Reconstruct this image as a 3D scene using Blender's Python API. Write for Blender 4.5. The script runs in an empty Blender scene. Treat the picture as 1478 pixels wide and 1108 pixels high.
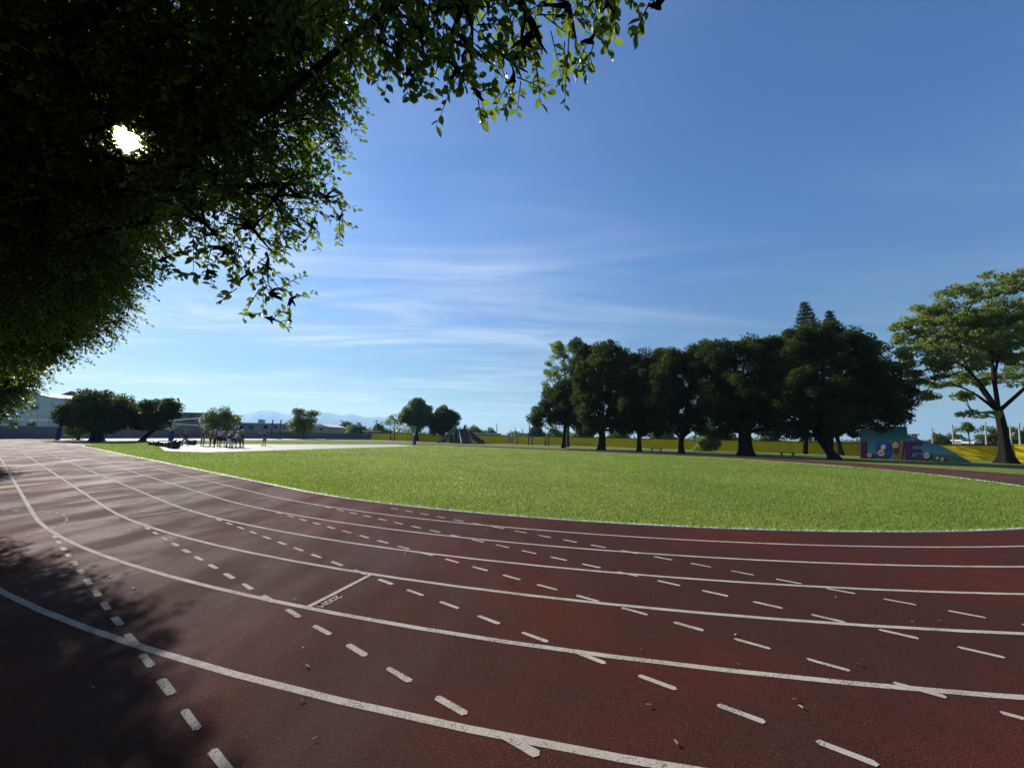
import bpy, math, random
import numpy as np

random.seed(7)
RNG = np.random.default_rng(7)
scene = bpy.context.scene
COL = scene.collection
PI = math.pi

# ------------------------------------------------------------------ camera model (photograph measured in 1478 x 1108 px)
FPX, PITCH, ROLL, EYE = 538.74, math.atan(77 / 538.74), 0.0223, 1.56


def ray(px, py):
    x, y = px - 739.0, 554.0 - py
    c, s = math.cos(ROLL), math.sin(ROLL)
    x, y = x * c - y * s, x * s + y * c
    return np.array([x, FPX * math.cos(PITCH) - y * math.sin(PITCH), FPX * math.sin(PITCH) + y * math.cos(PITCH)])


CAM = np.array([0, 0, EYE])


def G(px, py, z=0.0):            # ground point seen at a pixel
    d = ray(px, py)
    return CAM + d * ((z - EYE) / d[2])


def at(px, py, Y):               # point seen at a pixel, Y metres ahead
    d = ray(px, py)
    return CAM + d * (Y / d[1])


def atd(px, py, dist):           # point seen at a pixel, dist metres away
    d = ray(px, py)
    return CAM + d / np.linalg.norm(d) * dist


def foot(px, Y):                 # ground point Y metres ahead in the column px
    d = ray(px, 640.0)
    return np.array([d[0] * Y / d[1], Y, 0.0])


SUN_D = ray(183, 200)
SUN_D = SUN_D / np.linalg.norm(SUN_D)
SUN_EL = math.asin(SUN_D[2])
SUN_AZ = math.atan2(SUN_D[0], SUN_D[1])      # from +Y towards +X

# running track: a stadium
C1 = np.array([5.3218, 26.2400])
TH = 2.5229
LN, RIN, LW = 37.0, 19.2414, 0.89492
U = np.array([math.cos(TH), math.sin(TH)])
NR = np.array([-U[1], U[0]])


# ------------------------------------------------------------------ materials
def mat(name, col=(.5, .5, .5), rough=.7, var=.12, scale=3.0, bump=0.0, bscale=40.0, metal=0.0, spec=.2):
    m = bpy.data.materials.new(name)
    m.use_nodes = True
    nt = m.node_tree
    b = nt.nodes['Principled BSDF']
    b.inputs['Roughness'].default_value = rough
    b.inputs['Metallic'].default_value = metal
    b.inputs['Specular IOR Level'].default_value = spec
    tc = nt.nodes.new('ShaderNodeTexCoord')
    n = nt.nodes.new('ShaderNodeTexNoise')
    n.inputs['Scale'].default_value = scale
    n.inputs['Detail'].default_value = 5
    nt.links.new(tc.outputs['Object'], n.inputs['Vector'])
    mx = nt.nodes.new('ShaderNodeMix')
    mx.data_type = 'RGBA'
    mx.inputs['A'].default_value = (*[max(0, c * (1 - var)) for c in col], 1)
    mx.inputs['B'].default_value = (*[min(1, c * (1 + var)) for c in col], 1)
    nt.links.new(n.outputs['Fac'], mx.inputs['Factor'])
    nt.links.new(mx.outputs['Result'], b.inputs['Base Color'])
    if bump:
        n2 = nt.nodes.new('ShaderNodeTexNoise')
        n2.inputs['Scale'].default_value = bscale
        n2.inputs['Detail'].default_value = 4
        nt.links.new(tc.outputs['Object'], n2.inputs['Vector'])
        bp = nt.nodes.new('ShaderNodeBump')
        bp.inputs['Strength'].default_value = bump
        bp.inputs['Distance'].default_value = .02
        nt.links.new(n2.outputs['Fac'], bp.inputs['Height'])
        nt.links.new(bp.outputs['Normal'], b.inputs['Normal'])
    return m


def N(nt, typ, **kw):
    n = nt.nodes.new(typ)
    for k, v in kw.items():
        setattr(n, k, v)
    return n


def math_node(nt, op, a, b=None, clamp=False):
    n = nt.nodes.new('ShaderNodeMath')
    n.operation = op
    n.use_clamp = clamp
    for i, v in enumerate((a, b)):
        if v is None:
            continue
        if isinstance(v, (int, float)):
            n.inputs[i].default_value = v
        else:
            nt.links.new(v, n.inputs[i])
    return n.outputs[0]


def map_range(nt, v, a, b, c=0.0, d=1.0, smooth=True):
    n = nt.nodes.new('ShaderNodeMapRange')
    n.interpolation_type = 'SMOOTHSTEP' if smooth else 'LINEAR'
    nt.links.new(v, n.inputs[0])
    for i, x in enumerate((a, b, c, d)):
        n.inputs[1 + i].default_value = x
    return n.outputs[0]


def mix_rgb(nt, fac, a, b, blend='MIX'):
    n = nt.nodes.new('ShaderNodeMix')
    n.data_type = 'RGBA'
    n.blend_type = blend
    for key, v in (('Factor', fac), ('A', a), ('B', b)):
        if isinstance(v, (int, float)):
            n.inputs[key].default_value = v
        elif isinstance(v, tuple):
            n.inputs[key].default_value = (*v, 1) if len(v) == 3 else v
        else:
            nt.links.new(v, n.inputs[key])
    return n.outputs['Result']


def noise(nt, vec, scale, detail=4, rough=.5, dist=0.0):
    n = nt.nodes.new('ShaderNodeTexNoise')
    n.inputs['Scale'].default_value = scale
    n.inputs['Detail'].default_value = detail
    n.inputs['Roughness'].default_value = rough
    n.inputs['Distortion'].default_value = dist
    if vec is not None:
        nt.links.new(vec, n.inputs['Vector'])
    return n.outputs['Fac']


def leaf_mat(name, dark, light, trans, tfac=.35, rough=.5, spec=.3):
    m = bpy.data.materials.new(name)
    m.use_nodes = True
    nt = m.node_tree
    b = nt.nodes['Principled BSDF']
    out = nt.nodes['Material Output']
    b.inputs['Roughness'].default_value = rough
    b.inputs['Specular IOR Level'].default_value = spec
    g = nt.nodes.new('ShaderNodeNewGeometry')
    c = mix_rgb(nt, g.outputs['Random Per Island'], dark, light)
    nt.links.new(c, b.inputs['Base Color'])
    t = nt.nodes.new('ShaderNodeBsdfTranslucent')
    t.inputs['Color'].default_value = (*trans, 1)
    ms = nt.nodes.new('ShaderNodeMixShader')
    ms.inputs[0].default_value = tfac
    nt.links.new(b.outputs[0], ms.inputs[1])
    nt.links.new(t.outputs[0], ms.inputs[2])
    nt.links.new(ms.outputs[0], out.inputs['Surface'])
    return m


def bark_mat(name, col):
    m = bpy.data.materials.new(name)
    m.use_nodes = True
    nt = m.node_tree
    b = nt.nodes['Principled BSDF']
    b.inputs['Roughness'].default_value = .95
    b.inputs['Specular IOR Level'].default_value = .08
    tc = nt.nodes.new('ShaderNodeTexCoord')
    mp = nt.nodes.new('ShaderNodeMapping')
    mp.inputs['Scale'].default_value = (6, 6, 1.2)
    nt.links.new(tc.outputs['Object'], mp.inputs['Vector'])
    f = noise(nt, mp.outputs[0], 2.0, 6, .65, .4)
    c = mix_rgb(nt, map_range(nt, f, .3, .7), tuple(x * .5 for x in col), tuple(x * 1.3 for x in col))
    nt.links.new(c, b.inputs['Base Color'])
    bp = nt.nodes.new('ShaderNodeBump')
    bp.inputs['Distance'].default_value = .06
    bp.inputs['Strength'].default_value = .8
    nt.links.new(f, bp.inputs['Height'])
    nt.links.new(bp.outputs[0], b.inputs['Normal'])
    return m


# ------------------------------------------------------------------ object helpers
BASE = {}


def mesh_obj(name, V, F, m, parent=None, smooth=False, midx=None, label=None):
    V = np.asarray(V, dtype=np.float64).reshape(-1, 3)
    root = parent
    while root is not None and root.parent is not None:
        root = root.parent
    if root is not None:
        V = V - BASE[root.name]
    me = bpy.data.meshes.new(name)
    if isinstance(F, np.ndarray):
        k = F.shape[1]
        nf = F.shape[0]
        me.vertices.add(len(V))
        me.vertices.foreach_set('co', V.astype(np.float32).ravel())
        me.loops.add(nf * k)
        me.loops.foreach_set('vertex_index', F.astype(np.int32).ravel())
        me.polygons.add(nf)
        me.polygons.foreach_set('loop_start', np.arange(0, nf * k, k, dtype=np.int32))
        me.polygons.foreach_set('loop_total', np.full(nf, k, dtype=np.int32))
        me.update(calc_edges=True)
    else:
        me.from_pydata([tuple(v) for v in V], [], F)
        me.update()
    ms = m if isinstance(m, (list, tuple)) else [m]
    for x in ms:
        me.materials.append(x)
    if midx is not None:
        me.polygons.foreach_set('material_index', np.asarray(midx, dtype=np.int32))
    if smooth:
        me.polygons.foreach_set('use_smooth', np.ones(len(me.polygons), dtype=bool))
    o = bpy.data.objects.new(name, me)
    COL.objects.link(o)
    if parent is not None:
        o.parent = parent
    else:
        BASE[o.name] = np.zeros(3)
    if label:
        o['label'] = label
    return o


def tag(o, label, cat, group=None, kind=None):
    o['label'] = label
    o['category'] = cat
    if group:
        o['group'] = group
    if kind:
        o['kind'] = kind
    return o


def thing(name, label, cat, loc, group=None):
    o = bpy.data.objects.new(name, None)
    COL.objects.link(o)
    loc = np.array(loc, dtype=float)
    o.location = loc
    o.empty_display_size = .3
    BASE[o.name] = loc
    return tag(o, label, cat, group)


class MB:
    def __init__(self):
        self.V, self.F, self.M = [], [], []

    def add(self, V, F, mi=0):
        n = len(self.V)
        self.V += [tuple(v) for v in V]
        self.F += [tuple(i + n for i in f) for f in F]
        self.M += [mi] * len(F)
        return self

    def box(self, c, s, yaw=0.0, mi=0, bev=0.0):
        """box centred at c with full sizes s; optional chamfered vertical edges"""
        hx, hy, hz = s[0] / 2, s[1] / 2, s[2] / 2
        if bev > 0:
            b = min(bev, hx * .9, hy * .9, hz * .9)
            rings = []
            for z, i in ((-hz, b), (-hz + b, 0), (hz - b, 0), (hz, b)):
                X, Yv = hx - i, hy - i
                bb = b
                rings.append([(X - bb, -Yv, z), (X, -Yv + bb, z), (X, Yv - bb, z), (X - bb, Yv, z),
                              (-X + bb, Yv, z), (-X, Yv - bb, z), (-X, -Yv + bb, z), (-X + bb, -Yv, z)])
            P = [p for r in rings for p in r]
            F = [tuple(reversed(range(8))), tuple(range(24, 32))]
            for r in range(3):
                for k in range(8):
                    F.append((r * 8 + k, r * 8 + (k + 1) % 8, r * 8 + 8 + (k + 1) % 8, r * 8 + 8 + k))
        else:
            P = [(x, y, z) for z in (-hz, hz) for x, y in ((-hx, -hy), (hx, -hy), (hx, hy), (-hx, hy))]
            F = [(3, 2, 1, 0), (4, 5, 6, 7), (0, 1, 5, 4), (1, 2, 6, 5), (2, 3, 7, 6), (3, 0, 4, 7)]
        cy, sy = math.cos(yaw), math.sin(yaw)
        P = [(c[0] + x * cy - y * sy, c[1] + x * sy + y * cy, c[2] + z) for x, y, z in P]
        return self.add(P, F, mi)

    def tube(self, pts, rad, n=8, mi=0, cap=True):
        pts = [np.array(p, dtype=float) for p in pts]
        if not hasattr(rad, '__len__'):
            rad = [rad] * len(pts)
        V, F = [], []
        ref = None
        for i, p in enumerate(pts):
            t = pts[min(i + 1, len(pts) - 1)] - pts[max(i - 1, 0)]
            t = t / (np.linalg.norm(t) + 1e-9)
            if ref is None:
                a = np.array([1.0, 0, 0]) if abs(t[0]) < .8 else np.array([0, 1.0, 0])
            else:
                a = ref
            e1 = a - t * (a @ t)
            e1 /= np.linalg.norm(e1) + 1e-9
            e2 = np.cross(t, e1)
            ref = e1
            for k in range(n):
                an = 2 * PI * k / n
                V.append(p + rad[i] * (math.cos(an) * e1 + math.sin(an) * e2))
        for i in range(len(pts) - 1):
            for k in range(n):
                a, b = i * n + k, i * n + (k + 1) % n
                F.append((a, b, b + n, a + n))
        if cap:
            F.append(tuple(reversed(range(n))))
            F.append(tuple(range((len(pts) - 1) * n, len(pts) * n)))
        return self.add(V, F, mi)

    def prism(self, poly, d, mi=0):
        """poly: list of 3-D points (planar, counter-clockwise from the front); d: extrusion vector to the back"""
        n = len(poly)
        d = np.array(d)
        P = [np.array(p, dtype=float) for p in poly]
        V = P + [p + d for p in P]
        F = [tuple(range(n)), tuple(reversed(range(n, 2 * n)))]
        for k in range(n):
            F.append((k, k + n, (k + 1) % n + n, (k + 1) % n))
        return self.add(V, F, mi)

    def obj(self, name, m, parent=None, smooth=False, label=None):
        return mesh_obj(name, self.V, self.F, m, parent, smooth, self.M, label)


def struct(o):
    o['kind'] = 'structure'
    return o


# ------------------------------------------------------------------ ground surfaces
def stadium(off, n=96, n_straight=24):
    """closed outline of the stadium at distance off from its spine"""
    C2 = C1 + U * LN
    pts = []
    for k in range(n + 1):
        a = -PI / 2 + PI * k / n          # near bend: from the far straight round to the near straight
        pts.append(C1 + off * (-math.cos(a) * U + math.sin(a) * NR))
    for k in range(1, n_straight):
        pts.append(C1 + U * LN * k / n_straight + NR * off)
    for k in range(n + 1):
        a = PI / 2 - PI * k / n
        pts.append(C2 + off * (math.cos(a) * U + math.sin(a) * NR))
    for k in range(1, n_straight):
        pts.append(C2 - U * LN * k / n_straight - NR * off)
    return np.array(pts)


def ring(off0, off1, z, name, m):
    a, b = stadium(off0), stadium(off1)
    n = len(a)
    V = np.concatenate([np.c_[a, np.full(n, z)], np.c_[b, np.full(n, z)]])
    i = np.arange(n)
    j = (i + 1) % n
    F = np.stack([i, j, j + n, i + n], 1)
    return mesh_obj(name, V, F, m)


def spine_dist(xy):
    q = xy - C1
    t = np.clip(q @ U, 0, LN)
    return np.linalg.norm(q - t[:, None] * U, axis=1)


def track_material():
    m = bpy.data.materials.new('track_rubber')
    m.use_nodes = True
    nt = m.node_tree
    b = nt.nodes['Principled BSDF']
    tc = nt.nodes.new('ShaderNodeTexCoord')
    v = tc.outputs['Object']
    big = noise(nt, v, .35, 4, .55, .3)
    mid = noise(nt, v, 2.2, 5, .6)
    fine = noise(nt, v, 140, 3, .7)
    mp = nt.nodes.new('ShaderNodeMapping')
    mp.vector_type = 'POINT'
    mp.inputs['Rotation'].default_value = (0, 0, -TH)
    mp.inputs['Scale'].default_value = (.9, .25, 1)
    nt.links.new(v, mp.inputs['Vector'])
    streak = noise(nt, mp.outputs[0], 1.6, 5, .6, .2)
    c = mix_rgb(nt, map_range(nt, big, .40, .70), (.047, .0185, .0145), (.080, .0175, .0120))
    c = mix_rgb(nt, map_range(nt, mid, .5, .8, 0, .5), c, (.036, .019, .016))
    vo = nt.nodes.new('ShaderNodeTexVoronoi')
    vo.inputs['Scale'].default_value = 210
    nt.links.new(v, vo.inputs['Vector'])
    sp = nt.nodes.new('ShaderNodeSeparateColor')
    nt.links.new(vo.outputs['Color'], sp.inputs[0])
    c = mix_rgb(nt, map_range(nt, sp.outputs[0], 0, 1, .55, 1.45, False), (0, 0, 0), c, 'MIX')
    c = mix_rgb(nt, map_range(nt, sp.outputs[1], .86, 1.0, 0, .45), c, (.13, .075, .06))
    nt.links.new(c, b.inputs['Base Color'])
    r = map_range(nt, streak, .32, .72, .86, .62)
    r2 = math_node(nt, 'ADD', r, math_node(nt, 'MULTIPLY', math_node(nt, 'SUBTRACT', mid, .5), .18))
    nt.links.new(r2, b.inputs['Roughness'])
    b.inputs['Specular IOR Level'].default_value = .042
    h = math_node(nt, 'ADD', math_node(nt, 'MULTIPLY', vo.outputs['Distance'], .9), math_node(nt, 'MULTIPLY', fine, .5))
    h = math_node(nt, 'ADD', h, math_node(nt, 'MULTIPLY', noise(nt, v, 26, 3), .8))
    bp = nt.nodes.new('ShaderNodeBump')
    bp.inputs['Strength'].default_value = .95
    bp.inputs['Distance'].default_value = .006
    nt.links.new(h, bp.inputs['Height'])
    nt.links.new(bp.outputs[0], b.inputs['Normal'])
    return m


def line_material():
    m = bpy.data.materials.new('track_line_paint')
    m.use_nodes = True
    nt = m.node_tree
    b = nt.nodes['Principled BSDF']
    tc = nt.nodes.new('ShaderNodeTexCoord')
    v = tc.outputs['Object']
    vo = nt.nodes.new('ShaderNodeTexVoronoi')
    vo.inputs['Scale'].default_value = 190
    nt.links.new(v, vo.inputs['Vector'])
    sp = nt.nodes.new('ShaderNodeSeparateColor')
    nt.links.new(vo.outputs['Color'], sp.inputs[0])
    wear = math_node(nt, 'ADD', math_node(nt, 'MULTIPLY', sp.outputs[0], .55), math_node(nt, 'MULTIPLY', noise(nt, v, 5, 5, .6), .8))
    c = mix_rgb(nt, map_range(nt, wear, .74, .98), (.34, .315, .275), (.08, .045, .04))
    c = mix_rgb(nt, map_range(nt, noise(nt, v, 1.3, 3), .4, .7, 0, .35), c, (.24, .20, .175))
    nt.links.new(c, b.inputs['Base Color'])
    b.inputs['Specular IOR Level'].default_value = .05
    b.inputs['Roughness'].default_value = .9
    bp = nt.nodes.new('ShaderNodeBump')
    bp.inputs['Strength'].default_value = .45
    bp.inputs['Distance'].default_value = .005
    nt.links.new(vo.outputs['Distance'], bp.inputs['Height'])
    nt.links.new(bp.outputs[0], b.inputs['Normal'])
    return m


def ground_material(name, g1, g2, brown, bth=(.55, .75), scale=.12):
    m = bpy.data.materials.new(name)
    m.use_nodes = True
    nt = m.node_tree
    b = nt.nodes['Principled BSDF']
    tc = nt.nodes.new('ShaderNodeTexCoord')
    v = tc.outputs['Object']
    c = mix_rgb(nt, map_range(nt, noise(nt, v, 1.2, 6, .65), .3, .7), g1, g2)
    c = mix_rgb(nt, map_range(nt, noise(nt, v, scale, 5, .6), *bth), c, brown)
    c = mix_rgb(nt, map_range(nt, noise(nt, v, 30, 3, .7), .3, .7, .55, 0), c, tuple(x * .45 for x in g1))
    nt.links.new(c, b.inputs['Base Color'])
    b.inputs['Roughness'].default_value = .95
    b.inputs['Specular IOR Level'].default_value = .15
    bp = nt.nodes.new('ShaderNodeBump')
    bp.inputs['Strength'].default_value = .6
    bp.inputs['Distance'].default_value = .04
    nt.links.new(noise(nt, v, 22, 5, .7), bp.inputs['Height'])
    nt.links.new(bp.outputs[0], b.inputs['Normal'])
    return m


M_TRACK = track_material()
M_LINE = line_material()
M_FIELD = ground_material('dry_grass_ground', (.085, .120, .020), (.150, .180, .035), (.105, .080, .045))
M_INF = ground_material('infield_turf', (.10, .155, .02), (.15, .205, .032), (.13, .14, .04), (.62, .85), .3)
M_KERB = mat('kerb_paint', (.62, .60, .56), .6, .25, 6, .3, 60)
M_CONC = mat('court_concrete', (.30, .295, .275), .75, .18, .8, .2, 60)
M_PATH = mat('path_concrete', (.42, .40, .37), .8, .15, .6, .2, 60)

# ground sheet out to the horizon
xs = np.unique(np.concatenate([-np.geomspace(60, 13000, 14), np.linspace(-60, 60, 9), np.geomspace(60, 13000, 14)]))
ys = np.unique(np.concatenate([[-300, -60, -20], np.linspace(0, 130, 11), np.geomspace(150, 10200, 14)]))
gx, gy = np.meshgrid(xs, ys)
V = np.stack([gx.ravel(), gy.ravel(), np.full(gx.size, -.030)], 1)
nx, ny = len(xs), len(ys)
i = (np.arange(ny - 1)[:, None] * nx + np.arange(nx - 1)[None]).ravel()
struct(mesh_obj('ground', V, np.stack([i, i + 1, i + 1 + nx, i + nx], 1), M_FIELD))

OUT = RIN + 6 * LW
struct(ring(RIN - .02, OUT + 1.5, 0.0, 'running_track', M_TRACK))
# wider rubber apron at the near bend, where the photographer stands, and the straight run-off to the fence
mb = MB()
pts = [C1 + (OUT + 6.5) * (-math.cos(a) * U + math.sin(a) * NR) for a in np.linspace(-.35, PI / 2, 60)]
pts += [C1 + U * t + NR * (OUT + 3.2) for t in np.linspace(6, LN + 30, 20)]
inn = [C1 + U * t + NR * (RIN + .2) for t in np.linspace(LN + 30, 6, 20)]
inn += [C1 + (RIN + 2.0) * (-math.cos(a) * U + math.sin(a) * NR) for a in np.linspace(PI / 2, -.35, 60)]
inn = inn[::-1]
n = len(pts)
VA = [(*p, -.006) for p in pts] + [(*p, -.006) for p in inn]
mb.add(VA, [(k, k + 1, k + 1 + n, k + n) for k in range(n - 1)])
struct(mb.obj('track_apron', M_TRACK))

a = stadium(RIN - .10)
struct(mesh_obj('infield_turf', np.c_[a, np.full(len(a), -.004)], [tuple(range(len(a)))], M_INF))

# white kerb round the infield (a low real step)
o0, o1 = stadium(RIN - .10), stadium(RIN)
n = len(o0)
V = np.concatenate([np.c_[o0, np.full(n, -.02)], np.c_[o0, np.full(n, .012)], np.c_[o1, np.full(n, .012)], np.c_[o1, np.full(n, -.02)]])
i = np.arange(n)
j = (i + 1) % n
F = np.concatenate([np.stack([i + k * n, j + k * n, j + (k + 1) * n, i + (k + 1) * n], 1) for k in range(3)])
struct(mesh_obj('infield_kerb', V, F, M_KERB))

# lane lines: six rings plus their straight run-off beyond the far bend
mb = MB()
for k in range(1, 7):
    r = RIN + k * LW
    a, b = stadium(r - .026), stadium(r + .026)
    n = len(a)
    mb.add([(*p, .002) for p in a] + [(*p, .002) for p in b], [(q, (q + 1) % n, (q + 1) % n + n, q + n) for q in range(n)])
struct(mb.obj('lane_lines', M_LINE))
mb = MB()
for k in range(0, 7):
    r = RIN + k * LW
    p0, p1 = C1 + U * (LN + .6) + NR * r, C1 + U * (LN + 29) + NR * r
    e = NR * .03
    mb.add([(*(p0 - e), .0035), (*(p1 - e), .0035), (*(p1 + e), .0035), (*(p0 + e), .0035)], [(0, 3, 2, 1)])


def dash(c, h, length=.215, w=.05, z=.0035):
    d = np.array([math.cos(h), math.sin(h)])
    e = np.array([-d[1], d[0]])
    pts = []
    for s, off in ((-1, -1), (1, -1), (1, 1), (-1, 1)):
        j = np.array([random.uniform(-.006, .006), random.uniform(-.004, .004)])
        pts.append(c + d * (s * length / 2) + e * (off * w / 2) + j)
    # rounded ends
    out = [pts[0], pts[1], c + d * (length / 2 + .016), pts[2], pts[3], c - d * (length / 2 + .016)]
    mb.add([(*p, z) for p in out], [(0, 1, 2, 3, 4, 5)])


HD = TH + PI + math.radians(.35)
DV = np.array([math.cos(HD), math.sin(HD)])
KPX = 540 / 1466
def c4(x, y):
    return G(x * KPX, 700 + y * KPX)[:2]


def c5(x, y):
    return G(400 + x * KPX, 700 + y * KPX)[:2]


def c6(x, y):
    return G(938 + x * KPX, 700 + y * KPX)[:2]


for p, q_, nd in ((c5(460, 92), c6(1241, 506), 18), (c5(155, 78), c6(1297, 655), 21), (c4(1050, 98), c6(1500, 925), 21), (c4(820, 122), c6(770, 1048), 19),
                  (c4(547, 152), c5(945, 1015), 16), (c4(214, 203), c4(870, 1085), 14)):
    st = (q_ - p) / nd
    hd_ = math.atan2(st[1], st[0])
    for q in range(0, nd + 9):
        c = p + st * q
        if spine_dist(c[None])[0] < OUT + 5:
            dash(c, hd_ + random.uniform(-.015, .015), w=random.uniform(.040, .047), z=.0035)
loop = [(60, 143), (285, 147), (525, 152), (735, 165), (870, 182), (1015, 195), (1105, 222), (1155, 252), (1185, 290), (1180, 325), (1140, 368),
        (1045, 410), (900, 465), (715, 527), (480, 590)]
lw = [G(x * .0812, 725 + y * .0812)[:2] for x, y in loop]
for q, c in enumerate(lw):
    t = lw[min(q + 1, len(lw) - 1)] - lw[max(q - 1, 0)]
    dash(c, math.atan2(t[1], t[0]), max(.05, .24 * np.linalg.norm(t) - .03), .04, .005)


def bar(p, q, w=.05, z=.005):
    p, q = np.array(p[:2]), np.array(q[:2])
    d = (q - p) / np.linalg.norm(q - p)
    e = np.array([-d[1], d[0]]) * w / 2
    mb.add([(*(p - e), z), (*(q - e), z), (*(q + e), z), (*(p + e), z)], [(0, 1, 2, 3)])


TA, TB = G(536, 829)[:2], G(443, 877)[:2]
bar(TA, TB)
bar(G(190, 746)[:2], G(275, 735)[:2])
struct(mb.obj('dashed_track_markings', M_LINE))


def text_mesh(name, s, size, origin, xdir, ydir, m, ext=0.0):
    cu = bpy.data.curves.new(name, 'FONT')
    cu.body = s
    cu.size = size
    cu.align_x = 'CENTER'
    cu.offset = size * .012
    ob = bpy.data.objects.new(name, cu)
    COL.objects.link(ob)
    dg = bpy.context.evaluated_depsgraph_get()
    me = bpy.data.meshes.new_from_object(ob.evaluated_get(dg))
    V = np.array([v.co[:] for v in me.vertices])
    F = [tuple(p.vertices) for p in me.polygons]
    bpy.data.objects.remove(ob)
    bpy.data.curves.remove(cu)
    return np.array(origin) + V[:, :1] * np.array(xdir) + V[:, 1:2] * np.array(ydir), F


# "200M" beside the start line, written for runners coming the other way
dl = (TB - TA) / np.linalg.norm(TB - TA)
pl = np.array([dl[1], -dl[0]])
if pl @ np.array([1.0, 0]) < 0:
    pl = -pl
tm = G(476.3, 867.9)[:2] - pl * .045
tv, tf = text_mesh('t', '200M', .115, (*tm, .0035), (*dl, 0), (*pl, 0), M_LINE)
struct(mesh_obj('track_lettering', tv, tf, M_LINE))

# concrete basketball court, path along the fence
court_px = [(238, 650.5), (300, 653), (420, 649.2), (600, 643.8), (574, 641.6), (470, 641.2), (330, 640.8), (226, 641.6)]
court = [G(*p) for p in court_px]
struct(mesh_obj('basketball_court', [(p[0], p[1], .006) for p in court], [tuple(range(len(court)))], M_CONC))
path = [G(*p) for p in [(84, 635.0), (200, 635.3), (330, 634.6), (470, 634.2), (470, 632.2), (330, 631.2), (200, 630.6), (84, 631.4)]]
struct(mesh_obj('concrete_path', [(p[0], p[1], -.012) for p in path], [tuple(range(len(path)))], M_PATH))
COURT = np.array(court)[:, :2]


def in_poly(P, poly):
    x, y = P[:, 0], P[:, 1]
    inside = np.zeros(len(P), bool)
    n = len(poly)
    for a in range(n):
        x1, y1 = poly[a]
        x2, y2 = poly[(a + 1) % n]
        c = ((y1 > y) != (y2 > y)) & (x < (x2 - x1) * (y - y1) / (y2 - y1 + 1e-12) + x1)
        inside ^= c
    return inside


# ------------------------------------------------------------------ grass blades on the infield
M_GRASS = leaf_mat('grass_blade', (.155, .210, .034), (.190, .250, .048), (.42, .56, .080), .55, .5, .25)
_nt = M_GRASS.node_tree
_b = _nt.nodes['Principled BSDF']
_src = _b.inputs['Base Color'].links[0].from_socket
_tc = _nt.nodes.new('ShaderNodeTexCoord')
_p1 = noise(_nt, _tc.outputs['Object'], .22, 5, .62, .4)
_p2 = noise(_nt, _tc.outputs['Object'], 1.4, 4, .6)
_c = mix_rgb(_nt, map_range(_nt, _p1, .36, .66, 0, .75), _src, (.100, .155, .022))
_c = mix_rgb(_nt, map_range(_nt, _p2, .50, .74, 0, .7), _c, (.185, .205, .065))
_nt.links.new(_c, _b.inputs['Base Color'])
_t = [n for n in _nt.nodes if n.type == 'BSDF_TRANSLUCENT'][0]
_ct = mix_rgb(_nt, map_range(_nt, _p1, .36, .66, 0, .8), (.45, .58, .085), (.32, .47, .055))
_ct = mix_rgb(_nt, map_range(_nt, _p2, .54, .76, 0, .5), _ct, (.38, .42, .10))
_nt.links.new(_ct, _t.inputs['Color'])
_g = _nt.nodes.new('ShaderNodeNewGeometry')
_nm = _nt.nodes.new('ShaderNodeVectorMath')      # blades shade softly, as a dense sward does
_nm.operation = 'MULTIPLY_ADD'
_nt.links.new(_g.outputs['Normal'], _nm.inputs[0])
_nm.inputs[1].default_value = (.6, .6, .6)
_nm.inputs[2].default_value = (0, 0, .45)
_nn = _nt.nodes.new('ShaderNodeVectorMath')
_nn.operation = 'NORMALIZE'
_nt.links.new(_nm.outputs[0], _nn.inputs[0])
_nt.links.new(_nn.outputs[0], _b.inputs['Normal'])
_nt.links.new(_nn.outputs[0], _t.inputs['Normal'])


def grass_blades():
    pts = []
    for (d0, d1, dens) in ((5, 11, 2200), (11, 16, 1200), (16, 24, 460), (24, 36, 210), (36, 52, 100), (52, 90, 50)):
        nn = int(dens * (110 * 100))
        # sample only inside the annulus box
        th = RNG.uniform(0, PI, int(dens * PI / 2 * (d1 * d1 - d0 * d0)))
        r = np.sqrt(RNG.uniform(d0 * d0, d1 * d1, len(th)))
        P = np.stack([r * np.cos(th), r * np.sin(th)], 1)
        pts.append(P[spine_dist(P) < RIN - .01])
    P = np.concatenate(pts)
    P = P[~in_poly(P, COURT)]
    d = np.linalg.norm(P, axis=1)
    n = len(P)
    # patchy growth
    patch = .5 + .25 * np.sin(P[:, 0] * 1.7 + 2 * np.sin(P[:, 1] * .9)) + .25 * np.sin(P[:, 1] * 2.3 + 1.5 * np.sin(P[:, 0] * 1.1))
    far = np.clip(d / 11, .8, 5)
    h = (.028 + .030 * RNG.random(n) + .012 * patch) * (.85 + .07 * far)
    edge = RIN - spine_dist(P)
    h *= np.where(edge < .15, 1.25, 1.0)
    w = .0040 * far * RNG.uniform(.7, 1.3, n)
    yaw = RNG.uniform(0, 2 * PI, n)
    lean = RNG.uniform(.15, .95, n)
    la = RNG.uniform(0, 2 * PI, n)
    ex = np.stack([np.cos(yaw), np.sin(yaw)], 1) * w[:, None]
    lv = np.stack([np.cos(la), np.sin(la)], 1) * (h * lean)[:, None]
    V = np.empty((n, 4, 3))
    V[:, 0, :2] = P - ex
    V[:, 1, :2] = P + ex
    V[:, 0, 2] = V[:, 1, 2] = -.004
    mid = P + lv * .38
    V[:, 2, :2] = P + lv
    V[:, 2, 2] = h * .92
    V[:, 3, :2] = mid - ex * .8
    V[:, 3, 2] = h * .55
    F = np.arange(n * 4).reshape(n, 4)
    o = mesh_obj('grass', V.reshape(-1, 3), F, M_GRASS)
    return tag(o, 'short bright green grass covering the oval infield', 'grass', kind='stuff')


grass_blades()

# ------------------------------------------------------------------ leaves, crowns, trunks
def unit(v):
    return v / (np.linalg.norm(v, axis=-1, keepdims=True) + 1e-9)


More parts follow.
